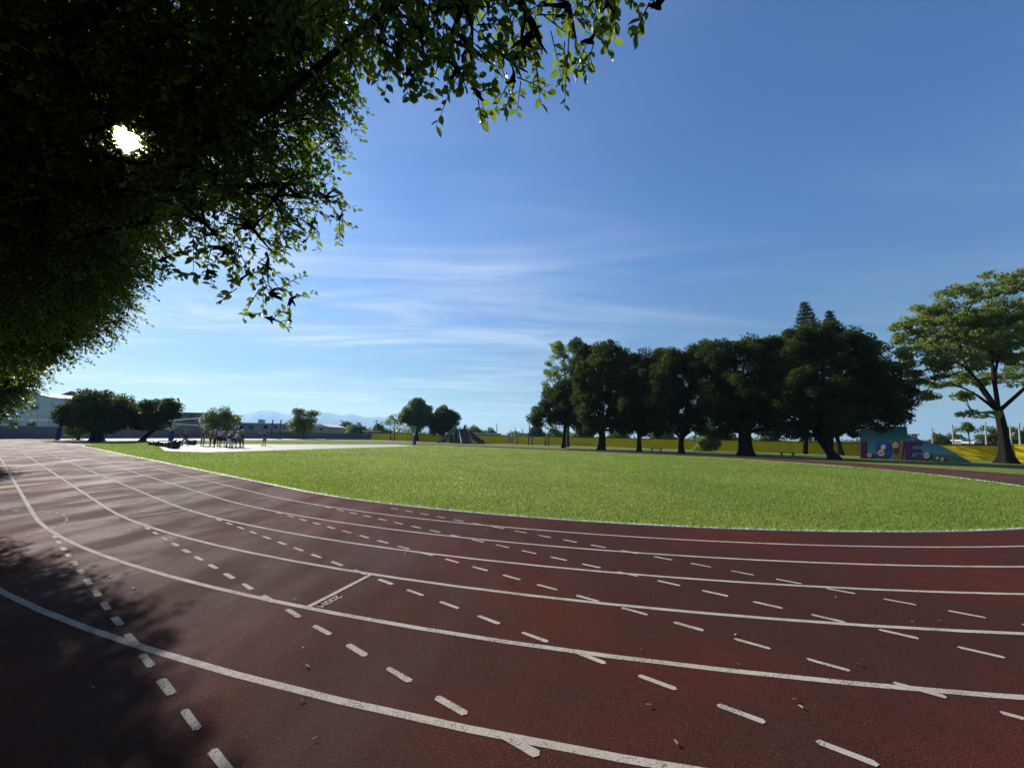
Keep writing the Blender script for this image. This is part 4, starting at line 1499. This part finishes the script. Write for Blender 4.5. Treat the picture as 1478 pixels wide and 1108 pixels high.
def person(label, px, Y, H, yaw, shirt, shorts, cap, lean=0.05, thigh=(.1, -.1), knee=(.1, .1), arm=(.1, -.1), elbow=(.3, .3), abd=.12, longs=False, nod=0.0, group='players gathered on the court'):
    b = foot(px, Y)
    t = thing('person', label, 'person', b, group)
    s = H / 1.7

    def sag(a):   # direction of a limb hanging down, swung forward by a
        return np.array([0, math.sin(a), -math.cos(a)])
    pel = np.array([0, 0, 0.0])
    tdir = np.array([0, math.sin(lean), math.cos(lean)])
    waist, chest, neck = pel + tdir * .16, pel + tdir * .38, pel + tdir * .55
    hd = np.array([0, math.sin(lean * .5 + nod), math.cos(lean * .5 + nod)])
    head0, head1 = neck + hd * .085, neck + hd * .20
    J = {'pel': pel, 'waist': waist, 'chest': chest, 'neck': neck, 'h0': head0, 'h1': head1}
    low = 0
    for sd, nm, th, kn, ar, el in ((-1, 'l', thigh[0], knee[0], arm[0], elbow[0]), (1, 'r', thigh[1], knee[1], arm[1], elbow[1])):
        hip = pel + np.array([sd * .09, 0, -.04])
        kne = hip + sag(th) * .42 + np.array([sd * .03, 0, 0])
        ank = kne + sag(th - kn) * .41
        toe = ank + np.array([sd * .02, .16, -.045])
        sh = chest + tdir * .10 + np.array([sd * .17, 0, 0])
        elb = sh + sag(ar + lean * .3) * .28 + np.array([sd * .28 * abd, 0, 0])
        wr = elb + sag(ar + lean * .3 + el) * .25
        hand = wr + sag(ar + lean * .3 + el + .2) * .12
        for kk, vv in (('hip', hip), ('kne', kne), ('ank', ank), ('toe', toe), ('sh', sh), ('elb', elb), ('wr', wr), ('hand', hand)):
            J[kk + nm] = vv
        low = min(low, ank[2] - .075, toe[2] - .03)
    cy, sy = math.cos(yaw), math.sin(yaw)

    def W(p):
        p = (np.array(p) - np.array([0, 0, low])) * s
        return np.array([b[0] + p[0] * cy - p[1] * sy, b[1] + p[0] * sy + p[1] * cy, p[2] + .006])
    keys = list(J)
    ix = {k: i for i, k in enumerate(keys)}
    rad = {'pel': .105, 'waist': .10, 'chest': .115, 'neck': .05, 'h0': .075, 'h1': .088}
    for nm in 'lr':
        rad.update({'hip' + nm: .085, 'kne' + nm: .055, 'ank' + nm: .038, 'toe' + nm: .035, 'sh' + nm: .05, 'elb' + nm: .038, 'wr' + nm: .028, 'hand' + nm: .034})
    ed = [('pel', 'waist'), ('waist', 'chest'), ('chest', 'neck'), ('neck', 'h0'), ('h0', 'h1')]
    for nm in 'lr':
        ed += [('pel', 'hip' + nm), ('hip' + nm, 'kne' + nm), ('kne' + nm, 'ank' + nm), ('ank' + nm, 'toe' + nm), ('chest', 'sh' + nm), ('sh' + nm, 'elb' + nm), ('elb' + nm, 'wr' + nm), ('wr' + nm, 'hand' + nm)]
    V, F = skin_mesh([W(J[k]) for k in keys], [(ix[a], ix[c]) for a, c in ed], [rad[k] * s for k in keys], 0)
    mesh_obj('body', V, F, M_SKIN, t, True)
    g = .016
    ks = ['waist', 'chest', 'neck', 'shl', 'shr', 'ml', 'mr']
    JJ = dict(J)
    for nm in 'lr':
        JJ['m' + nm] = J['sh' + nm] * .3 + J['elb' + nm] * .7
        JJ['k' + nm] = J['hip' + nm] * .05 + J['kne' + nm] * .95 if not longs else J['kne' + nm] * .15 + J['ank' + nm] * .85
        JJ['mm' + nm] = J['kne' + nm]
    JJ['neck'] = J['chest'] * .25 + J['neck'] * .75
    JJ['w0'] = J['pel'] - tdir * .02
    kk = ['w0'] + ks
    ii = {k: i for i, k in enumerate(kk)}
    e2 = [('w0', 'waist'), ('waist', 'chest'), ('chest', 'neck'), ('chest', 'shl'), ('chest', 'shr'), ('shl', 'ml'), ('shr', 'mr')]
    rr = {'w0': .125, 'waist': .12, 'chest': .135, 'neck': .07, 'shl': .07, 'shr': .07, 'ml': .062, 'mr': .062}
    V, F = skin_mesh([W(JJ[k]) for k in kk], [(ii[a], ii[c]) for a, c in e2], [rr[k] * s for k in kk], 1)
    mesh_obj('shirt', V, F, cloth(shirt), t, True)
    kk = ['pel', 'hipl', 'hipr', 'kl', 'kr'] + (['mml', 'mmr'] if longs else [])
    ii = {k: i for i, k in enumerate(kk)}
    e3 = [('pel', 'hipl'), ('pel', 'hipr')]
    for nm in 'lr':
        e3 += [('hip' + nm, 'mm' + nm), ('mm' + nm, 'k' + nm)] if longs else [('hip' + nm, 'k' + nm)]
    rr = {'pel': .118, 'hipl': .105, 'hipr': .105, 'kl': .082 if not longs else .055, 'kr': .082 if not longs else .055, 'mml': .072, 'mmr': .072}
    V, F = skin_mesh([W(JJ[k]) for k in kk], [(ii[a], ii[c]) for a, c in e3], [rr[k] * s for k in kk], 0)
    mesh_obj('trousers' if longs else 'shorts', V, F, cloth(shorts), t, True)
    # cap or hair: dome over the head
    c = W(J['h1'])
    up = W(J['h1'] + hd * .1) - c
    up /= np.linalg.norm(up)
    fw = np.array([-sy, cy, 0])
    fw = unit(fw - up * (fw @ up))
    sd_ = np.cross(fw, up)
    V, F = [], []
    for i in range(6):
        u = PI / 2 * i / 5
        for j in range(14):
            v = 2 * PI * j / 14
            V.append(c + s * (.108 * math.cos(u) * math.cos(v) * sd_ + .118 * math.cos(u) * math.sin(v) * fw + (.02 + .105 * math.sin(u)) * up))
    for i in range(5):
        for j in range(14):
            a, d_ = i * 14 + j, i * 14 + (j + 1) % 14
            F.append((a, d_, d_ + 14, a + 14))
    if cap is not None:
        nb = len(V)
        for j in range(8):
            v = PI * (.15 + .7 * j / 7)
            for r_, dz in ((.11, .022), (.19, -.005)):
                V.append(c + s * (r_ * math.cos(v) * sd_ + r_ * 1.05 * math.sin(v) * fw + dz * up))
        for j in range(7):
            F.append((nb + 2 * j, nb + 2 * j + 1, nb + 2 * j + 3, nb + 2 * j + 2))
        mesh_obj('cap', V, F, cloth(cap), t, True)
    else:
        mesh_obj('hair', V, F, M_HAIR, t, True)
    for nm in 'lr':
        A, T_ = W(J['ank' + nm]), W(J['toe' + nm])
        m = MB()
        f = T_ - A
        f[2] = 0
        f = f / (np.linalg.norm(f) + 1e-9)
        zc = max(.05, min(A[2], T_[2] + .05) - .03)
        m.tube([A - f * .07 * s + np.array([0, 0, -.02]), A + f * .02 * s - np.array([0, 0, .02]), T_ + f * .05 * s], [.045 * s, .052 * s, .035 * s], 8)
        m.obj('shoe', M_SHOE, t, True)
    return t


NAVY, BLK, WHT, LILAC, GRY, TEAL, RED_, OLV, LBLUE = (.018, .022, .06), (.015, .015, .018), (.50, .52, .52), (.42, .38, .56), (.17, .19, .21), (.10, .32, .32), (.16, .05, .06), (.10, .095, .05), (.30, .42, .50)
person('person in black crouched beside the bags, one knee down', 267, 38.5, 1.62, 1.2, BLK, GRY, None, .25, (.9, .2), (1.3, 1.5), (.5, .3), (.6, .6), longs=True)
person('person in navy shirt and pale trousers with white cap, leftmost standing of the group', 292, 37.5, 1.72, .4, NAVY, GRY, WHT, .04, (.18, -.12), (.05, .1), (.2, -.1), (.4, .3), longs=True)
person('shorter child in navy shirt and white cap, second standing from the left', 303.5, 37.3, 1.45, 2.6, NAVY, BLK, WHT, .08, (.15, -.1), (.1, .1), (.3, .2), (.5, .4))
person('person all in black with white cap beside the tall lilac shirted one', 309.5, 36.4, 1.58, 2.9, BLK, BLK, WHT, .05, (.1, -.08), (.05, .1), (.2, .1), (.4, .4), longs=True)
person('tall person in lilac shirt and black shorts facing away', 315.5, 37.6, 1.78, .1, LILAC, BLK, GRY, .03, (.08, -.06), (.05, .05), (.05, .05), (.3, .2), abd=.2)
person('person with pale cap half hidden right behind the lilac shirted one', 321.5, 38.0, 1.5, 1.2, OLV, BLK, WHT, .1, (.2, -.05), (.2, .1), (.3, .2), (.5, .5))
person('person in grey shirt leaning forward with hands on knees, grey cap', 325, 36.2, 1.6, -.9, GRY, BLK, GRY, .55, (.4, .3), (.5, .5), (.5, .5), (.3, .3), nod=-.2)
person('person in dark shirt and light blue trousers bending low at the front of the group', 329.5, 35.0, 1.62, .5, NAVY, LBLUE, WHT, .75, (.7, .5), (.9, .8), (.7, .7), (.3, .3), nod=-.2, longs=True)
person('person with teal cap and dark shirt behind the bending one', 333.5, 37.4, 1.55, .2, BLK, BLK, TEAL, .08, (.1, -.1), (.1, .1), (.2, .2), (.5, .4))
person('person in white shirt and black shorts bending, right of the teal cap', 338, 35.4, 1.62, -.6, WHT, BLK, WHT, .35, (.5, -.1), (.5, .3), (.4, .3), (.5, .5), nod=-.1)
person('person in dark red shirt with white cap, second from the right of the group', 343.5, 36.4, 1.5, 1.8, RED_, OLV, WHT, .2, (.3, -.2), (.4, .3), (.4, .2), (.6, .5))
person('person in black shirt and olive trousers with white cap, rightmost of the group', 348.7, 36.0, 1.66, 1.5, BLK, OLV, WHT, .04, (.1, -.12), (.1, .05), (.1, .1), (.5, .5), longs=True)
person('person in dark navy standing apart on the right, one arm stretched out to the left', 381.5, 42.0, 1.66, 1.5, NAVY, OLV, None, .10, (.25, -.02), (.35, .05), (1.5, .2), (.05, .6), group=None)

# ------------------------------------------------------------------ buildings on the left
M_CORR = mat('corrugated_pale', (.42, .50, .54), .5, .12, .5)
M_ROOFD = mat('roof_dark', (.07, .075, .08), .7, .2, 1)
M_WALLG = mat('plaster_grey', (.26, .27, .26), .85, .15, .5)
M_WALLD = mat('plaster_dark', (.13, .14, .14), .85, .15, .5)
M_GLASS = mat('window_dark', (.02, .025, .03), .15, .2, 2)
M_ROOFW = mat('roof_white', (.60, .60, .58), .6, .1, .3)
M_SHADE = mat('awning_white', (.72, .72, .70), .7, .06, .4)


def corr_panel(p0, p1, z0, tops, m, name, parent, step=.55):
    """corrugated sheet wall from p0 to p1 (2-D), top heights interpolated from tops"""
    p0, p1 = np.array(p0), np.array(p1)
    L = np.linalg.norm(p1 - p0)
    d = (p1 - p0) / L
    nrm = np.array([d[1], -d[0]])
    nst = max(2, int(L / step * 2))
    mb = MB()
    pr = []
    for q in range(nst + 1):
        tt = q / nst
        z = np.interp(tt, np.linspace(0, 1, len(tops)), tops)
        p = p0 + d * L * tt + nrm * (.07 if q % 2 else 0)
        pr.append((p, z))
    V = [(*p, z0) for p, z in pr] + [(*p, z) for p, z in pr]
    n = len(pr)
    mb.add(V, [(q, q + 1, q + 1 + n, q + n) for q in range(n - 1)])
    return mb.obj(name, m, parent)


YB = 62.0
xa, xb = foot(-120, YB)[0], foot(64, YB)[0]
zc_ = lambda py, px, Y: at(px, py, Y)[2]
t = thing('warehouse', 'pale blue grey corrugated warehouse with small dark windows behind the left wall', 'building', (xb, YB, 0))
tops = [zc_(565, 20, YB), zc_(566, 40, YB), zc_(569, 55, YB), zc_(573.5, 64, YB)]
corr_panel((xa, YB), (xb, YB), 0, [tops[0] - .6, tops[0], tops[0] + .1, tops[0], tops[1], tops[3]], M_CORR, 'front_wall', t)
corr_panel((xb, YB), (xb - 3, YB + 14), 0, [tops[3], tops[3]], M_CORR, 'side_wall', t)
mbx = MB()
zz = [tops[0] - .6, tops[0], tops[0] + .1, tops[0], tops[1], tops[3]]
xs_ = np.linspace(xa, xb, 6)
for q in range(5):
    mbx.add([(xs_[q], YB - .25, zz[q] + .06), (xs_[q + 1], YB - .25, zz[q + 1] + .06), (xs_[q + 1], YB + 14, zz[q + 1] + .06), (xs_[q], YB + 14, zz[q] + .06)], [(0, 1, 2, 3)])
mbx.obj('roof', M_ROOFD, t)
for (x0, x1, y0, y1) in ((43.5, 55, 585.2, 590), (13, 25.5, 608.5, 616), (39, 51, 609, 616), (-14, -4, 608, 616)):
    A, Bq = at(x0, y1, YB - .12), at(x1, y0, YB - .12)
    w = MB().box(((A[0] + Bq[0]) / 2, YB - .13, (A[2] + Bq[2]) / 2), (Bq[0] - A[0], .10, Bq[2] - A[2])).obj('window', M_WALLD, t)
    MB().box(((A[0] + Bq[0]) / 2, YB - .19, (A[2] + Bq[2]) / 2), (Bq[0] - A[0] - .2, .03, Bq[2] - A[2] - .2)).obj('pane', M_GLASS, w)


def block(name, label, x0, x1, ytop, Y, depth, mw, mr, wins=(), roof='flat', cat='building', ridge=None):
    A, Bq = at(x0, ytop, Y), at(x1, ytop, Y)
    z = (A[2] + Bq[2]) / 2
    cx = (A[0] + Bq[0]) / 2
    t = thing(name, label, cat, (cx, Y, 0))
    MB().box((cx, Y + depth / 2, z / 2), (Bq[0] - A[0], depth, z)).obj('wall', mw, t)
    if roof == 'flat':
        MB().box((cx, Y + depth / 2, z + .14), (Bq[0] - A[0] + .6, depth + .6, .26)).obj('roof', mr, t)
    else:
        zr = at((x0 + x1) / 2, ridge, Y)[2]
        e = .4
        p = [(A[0] - e, Y - e, z + .01), (Bq[0] + e, Y - e, z + .01), (cx, Y - e, zr)]
        MB().prism(p, (0, depth + 2 * e, 0)).obj('roof', mr, t)
    for (a, b, c, d) in wins:
        P0, P1 = at(a, d, Y), at(b, c, Y)
        w = MB().box(((P0[0] + P1[0]) / 2, Y - .03, (P0[2] + P1[2]) / 2), (P1[0] - P0[0], .08, P1[2] - P0[2])).obj('window', M_WALLD, t)
        MB().box(((P0[0] + P1[0]) / 2, Y - .085, (P0[2] + P1[2]) / 2), ((P1[0] - P0[0]) * .86, .03, (P1[2] - P0[2]) * .84)).obj('pane', M_GLASS, w)
    return t


t = block('grey_building', 'grey building with a white awning band between warehouse and the broad dark tree', 69, 100, 574, 74, 10, M_WALLG, M_ROOFD, [(76, 90, 581, 584.5)])
A, Bq = at(69.5, 577.2, 73.2), at(93.5, 577.2, 73.2)
MB().box(((A[0] + Bq[0]) / 2, 73.4, A[2]), (Bq[0] - A[0], 1.1, .55)).obj('awning', M_SHADE, t)
block('dark_roof_house', 'house with a dark pitched roof peeking over the broad dark tree', 85, 124, 572.5, 96, 12, M_WALLG, M_ROOFD, [(94, 99, 574.5, 578), (104, 109, 574.5, 578)], 'gable', ridge=564)
block('grey_building', 'dark grey flat roofed building behind the braced hoop arm', 250, 297, 596.5, 105, 14, M_WALLD, M_ROOFD, [(262, 269, 598.5, 602), (272, 283, 598.5, 602), (262, 283, 604, 608), (287, 292, 599, 603)])
t = block('long_shed', 'long pale roofed shed behind the grey wall left of the lone green tree', 337, 424, 611.5, 120, 16, M_WALLG, M_ROOFW, [(345, 352, 614, 619), (359, 366, 614, 619), (380, 388, 614, 619), (395, 401, 614, 619), (408, 415, 614, 619)])
A = at(376.5, 605.5, 121)
MB().box((A[0], 121.5, A[2] - 1.1), (1.35, 1.4, 2.4)).obj('vent_tower', M_WALLG, t)
block('gabled_shed', 'pale gabled shed just right of the lone green tree', 449, 474, 615.5, 125, 12, M_WALLG, M_ROOFW, [(462, 466, 618, 621)], 'gable', ridge=611)
block('low_shed', 'low white roofed shed beside the distant flat topped tree', 524, 537, 622.3, 130, 8, M_WALLD, M_ROOFW)
block('greenhouse', 'long low white greenhouse roof right of the slide beyond the yellow wall', 676, 722, 625.6, 160, 12, M_WALLG, M_ROOFW)
block('block_building', 'grey boxy building between the two rightmost banyan trunks', 1152.5, 1166, 623.5, 120, 2.5, M_WALLG, M_ROOFD, [(1154, 1157, 626, 629), (1158.5, 1161.5, 626, 629)])
block('low_shed', 'small grey shed behind the slope of the mural wall', 1316, 1324, 627.5, 100, 2, M_WALLG, M_ROOFD)
block('low_shed', 'low white roofed shed under the thin tree behind the yellow wall', 1388, 1403, 636.3, 100, 2, M_WALLD, M_ROOFW)
block('low_shed', 'white roofed shed left of the flared trunk at the right edge', 1406, 1419, 639.3, 90, 2, M_WALLD, M_ROOFW)

# utility poles
M_POLE = mat('pole_concrete', (.24, .23, .22), .85, .15, 1)
for px_, ytop, Y_, arm_, lb in ((493, 605.5, 150, True, 'utility pole left of the two distant domed trees'), (510, 609, 200, False, 'thin far pole between the two distant domed trees'),
                                (543, 605.5, 116, True, 'utility pole where the grey wall meets the yellow wall'), (717, 610.5, 125, False, 'utility pole right of the slide beyond the yellow wall'),
                                (736, 619, 150, False, 'short pole above the notice board'), (743.5, 615, 160, False, 'pole just right of the notice board'),
                                (764, 610, 118, True, 'tall pole rising behind the middle of the swing set'), (754, 618, 180, True, 'short far pole above the left swing bay'),
                                (1094, 612, 100, False, 'pole close to the broadest banyan trunk on its right'), (1135.5, 608, 95, False, 'tall thin pole between the two rightmost banyan trunks'),
                                (1345, 617, 110, True, 'utility pole above the sloping end of the mural'), (1374.5, 612.5, 85, True, 'thick utility pole with crossarm right of the mural'),
                                (1422, 609, 75, False, 'plain pole left of the flared trunk'), (1458, 614, 70, False, 'shorter plain pole right of the flared trunk'),
                                (1470.5, 610, 68, False, 'taller plain pole above the gate pillar')):
    b = foot(px_, Y_)
    tp = at(px_, ytop, Y_)
    t = thing('utility_pole', lb, 'pole', b, 'poles beyond the walls')
    MB().tube([b, (tp[0], tp[1], tp[2])], [.17, .11], 8).obj('pole', M_POLE, t)
    if arm_:
        MB().box((tp[0], tp[1] - .16, tp[2] - .5), (1.8, .12, .12), .3).obj('crossarm', M_POLE, t)
        MB().tube([(tp[0] + .25, tp[1] - .1, tp[2] - 1.9), (tp[0] + .25, tp[1] - .1, tp[2] - 1.2)], .2, 8).obj('transformer', M_STEEL, t)

# ------------------------------------------------------------------ mountains
def ridge(name, pts, Y, m, depth=900):
    top = [at(x, y, Y + 60 * math.sin(x * .37)) for x, y in pts]
    xs_, zs_ = [], []
    X = np.linspace(top[0][0], top[-1][0], 90)
    Z = np.interp(X, [p[0] for p in top], [p[2] for p in top])
    rng = np.random.default_rng(len(pts))
    rows = []
    fr = [(-depth * .55, 0), (-depth * .4, .28), (-depth * .22, .62), (0, 1.0), (depth * .5, .4), (depth, 0)]
    for dy, f in fr:
        jit = rng.normal(size=90) * 4 * (f > 0) * (f < 1) + rng.normal(size=90) * 1.2 * (f == 1)
        rows.append(np.stack([X * (1 + dy / Y * .2), np.full(90, Y + dy) + np.sin(X * .02) * 40 * (f > 0), np.maximum(Z * f + jit, -.5 if f == 0 else 2)], 1))
    V = np.concatenate(rows)
    F = []
    for r in range(len(fr) - 1):
        for q in range(89):
            F.append((r * 90 + q, r * 90 + q + 1, r * 90 + 91 + q, r * 90 + 90 + q))
    return struct(mesh_obj(name, V, F, m, None, True))


M_MOUNT = mat('mountain_forest', (.06, .09, .08), .95, .3, .004)
ridge('mountains', [(230, 618), (275, 613), (310, 607), (322, 602.5), (340, 600), (355, 597.5), (368, 593.5), (378, 592), (392, 591.8), (402, 595), (412, 598), (424, 597), (440, 596), (456, 595.5), (470, 594.5),
                    (480, 596.5), (492, 599), (505, 597), (516, 599.5), (530, 602.5), (545, 601.5), (560, 603), (580, 606), (610, 609), (650, 613), (700, 620)], 9000, M_MOUNT, 1200)

# ------------------------------------------------------------------ haze
hz_ = MB().box((0, 5000, 269), (27000, 10800, 542)).obj('haze', None)
hz_.data.materials.clear()
mh = bpy.data.materials.new('haze_air')
mh.use_nodes = True
nt = mh.node_tree
nt.nodes.remove(nt.nodes['Principled BSDF'])
pv = nt.nodes.new('ShaderNodeVolumePrincipled')
pv.inputs['Color'].default_value = (.42, .70, 1.0, 1)
pv.inputs['Density'].default_value = .00012
pv.inputs['Anisotropy'].default_value = .2
nt.links.new(pv.outputs[0], nt.nodes['Material Output'].inputs['Volume'])
hz_.data.materials.append(mh)
hz_['kind'] = 'stuff'
hz_['label'] = 'thin bluish morning haze over the distance'
hz_['category'] = 'haze'

# ------------------------------------------------------------------ sky
w = bpy.data.worlds.new('World')
scene.world = w
w.use_nodes = True
nt = w.node_tree
bg = nt.nodes['Background']
sky = nt.nodes.new('ShaderNodeTexSky')
sky.sky_type = 'NISHITA'
sky.sun_disc = False
sky.sun_elevation = SUN_EL
sky.sun_rotation = SUN_AZ
sky.altitude = 30
sky.air_density = 1.0
sky.dust_density = .12
sky.ozone_density = 2.0
tc = nt.nodes.new('ShaderNodeTexCoord')
sx = nt.nodes.new('ShaderNodeSeparateXYZ')
nt.links.new(tc.outputs['Generated'], sx.inputs[0])
zc2 = math_node(nt, 'MAXIMUM', math_node(nt, 'ADD', sx.outputs['Z'], .06), .03)
cu = math_node(nt, 'DIVIDE', sx.outputs['X'], zc2)
cv = math_node(nt, 'DIVIDE', sx.outputs['Y'], zc2)
cb = nt.nodes.new('ShaderNodeCombineXYZ')
nt.links.new(cu, cb.inputs[0])
nt.links.new(cv, cb.inputs[1])
mp = nt.nodes.new('ShaderNodeMapping')
mp.inputs['Rotation'].default_value = (0, 0, math.radians(55))
mp.inputs['Scale'].default_value = (.25, .95, 1)
mp.inputs['Location'].default_value = (1.3, .4, 0)
nt.links.new(cb.outputs[0], mp.inputs['Vector'])
wisps = noise(nt, mp.outputs[0], 1.6, 9, .58, .9)
mp2 = nt.nodes.new('ShaderNodeMapping')
mp2.inputs['Rotation'].default_value = (0, 0, math.radians(-60))
mp2.inputs['Scale'].default_value = (.35, 1.25, 1)
mp2.inputs['Location'].default_value = (4.1, 2.2, 0)
nt.links.new(cb.outputs[0], mp2.inputs['Vector'])
wisps2 = noise(nt, mp2.outputs[0], 1.5, 9, .62, 1.2)
cover2 = noise(nt, mp2.outputs[0], .5, 2, .5, .0)
cover = noise(nt, cb.outputs[0], .38, 3, .5, .2)
cm = math_node(nt, 'MULTIPLY', map_range(nt, wisps, .42, .74), map_range(nt, cover, .30, .56))
cm = math_node(nt, 'MAXIMUM', cm, math_node(nt, 'MULTIPLY', map_range(nt, wisps2, .42, .78), map_range(nt, cover2, .38, .66)))
left = map_range(nt, sx.outputs['X'], .45, -.40, .14, 1.0)
elev = map_range(nt, sx.outputs['Z'], .75, .35, .3, 1.0)
cm = math_node(nt, 'MULTIPLY', math_node(nt, 'MULTIPLY', cm, left), elev)
veil = math_node(nt, 'MULTIPLY', map_range(nt, cover, .25, .7), math_node(nt, 'MULTIPLY', left, .17))
cm = math_node(nt, 'MINIMUM', math_node(nt, 'ADD', math_node(nt, 'MULTIPLY', cm, .8), veil), 1.0)
hs = nt.nodes.new('ShaderNodeHueSaturation')
hs.inputs['Saturation'].default_value = 1.15
nt.links.new(sky.outputs[0], hs.inputs['Color'])
tint = mix_rgb(nt, map_range(nt, sx.outputs['Z'], 0.0, .55), (.52, .60, .60), (.75, .99, 1.30))
hs_t = mix_rgb(nt, 1.0, hs.outputs[0], tint, 'MULTIPLY')
skyc = mix_rgb(nt, cm, hs_t, (8.4, 8.8, 9.0))
# bright aureole of the low sun in hazy air
dp = nt.nodes.new('ShaderNodeVectorMath')
dp.operation = 'DOT_PRODUCT'
nt.links.new(tc.outputs['Generated'], dp.inputs[0])
dp.inputs[1].default_value = tuple(SUN_D)
ang = math_node(nt, 'DEGREES', math_node(nt, 'ARCCOSINE', math_node(nt, 'MINIMUM', dp.outputs['Value'], 1.0)))
core = math_node(nt, 'POWER', 2.71828, math_node(nt, 'MULTIPLY', math_node(nt, 'POWER', math_node(nt, 'DIVIDE', ang, .9), 2.0), -1.0))
glow = math_node(nt, 'POWER', 2.71828, math_node(nt, 'DIVIDE', ang, -5.0))
au = math_node(nt, 'ADD', math_node(nt, 'MULTIPLY', core, 900.0), math_node(nt, 'MULTIPLY', glow, 2.5))
cbn = nt.nodes.new('ShaderNodeCombineColor')
for q, f in enumerate((1.0, .95, .82)):
    nt.links.new(math_node(nt, 'MULTIPLY', au, f), cbn.inputs[q])
skyc = mix_rgb(nt, 1.0, skyc, cbn.outputs[0], 'ADD')
nt.links.new(skyc, bg.inputs['Color'])
bg.inputs['Strength'].default_value = .061

sun = bpy.data.lights.new('sun', 'SUN')
sun.energy = 5.0
sun.angle = math.radians(.53)
sun.color = (1.0, .93, .83)
so = bpy.data.objects.new('sun', sun)
COL.objects.link(so)
from mathutils import Vector, Matrix
so.rotation_euler = Vector(tuple(SUN_D)).to_track_quat('Z', 'Y').to_euler()

# ------------------------------------------------------------------ camera and render settings
cam = bpy.data.cameras.new('camera')
cam.sensor_width = 36
cam.sensor_fit = 'HORIZONTAL'
cam.lens = 36 * FPX / 1478
cam.clip_start = .05
cam.clip_end = 20000
co = bpy.data.objects.new('camera', cam)
COL.objects.link(co)
fwd = np.array([0, math.cos(PITCH), math.sin(PITCH)])
rt = np.array([1.0, 0, 0])
up = np.cross(rt, fwd)
c_, s_ = math.cos(ROLL), math.sin(ROLL)
right2 = rt * c_ - up * s_ if False else rt * c_ + up * s_
up2 = -rt * s_ + up * c_
# the image x axis is (1,0) rotated so that ray() above is reproduced
r0 = ray(740, 554) - ray(739, 554)
u0 = ray(739, 553) - ray(739, 554)
r0, u0 = r0 / np.linalg.norm(r0), u0 / np.linalg.norm(u0)
b0 = np.cross(r0, u0)
co.matrix_world = Matrix(((r0[0], u0[0], b0[0], 0), (r0[1], u0[1], b0[1], 0), (r0[2], u0[2], b0[2], EYE), (0, 0, 0, 1)))
scene.camera = co
scene.view_settings.view_transform = 'Standard'
scene.view_settings.look = 'None'
scene.view_settings.exposure = 0.95
scene.view_settings.gamma = 1.0
scene.render.engine = 'CYCLES'
scene.cycles.use_denoising = True
scene.cycles.max_bounces = 6
scene.cycles.diffuse_bounces = 3
scene.cycles.transmission_bounces = 3
scene.cycles.volume_bounces = 0
scene.cycles.sample_clamp_indirect = 6
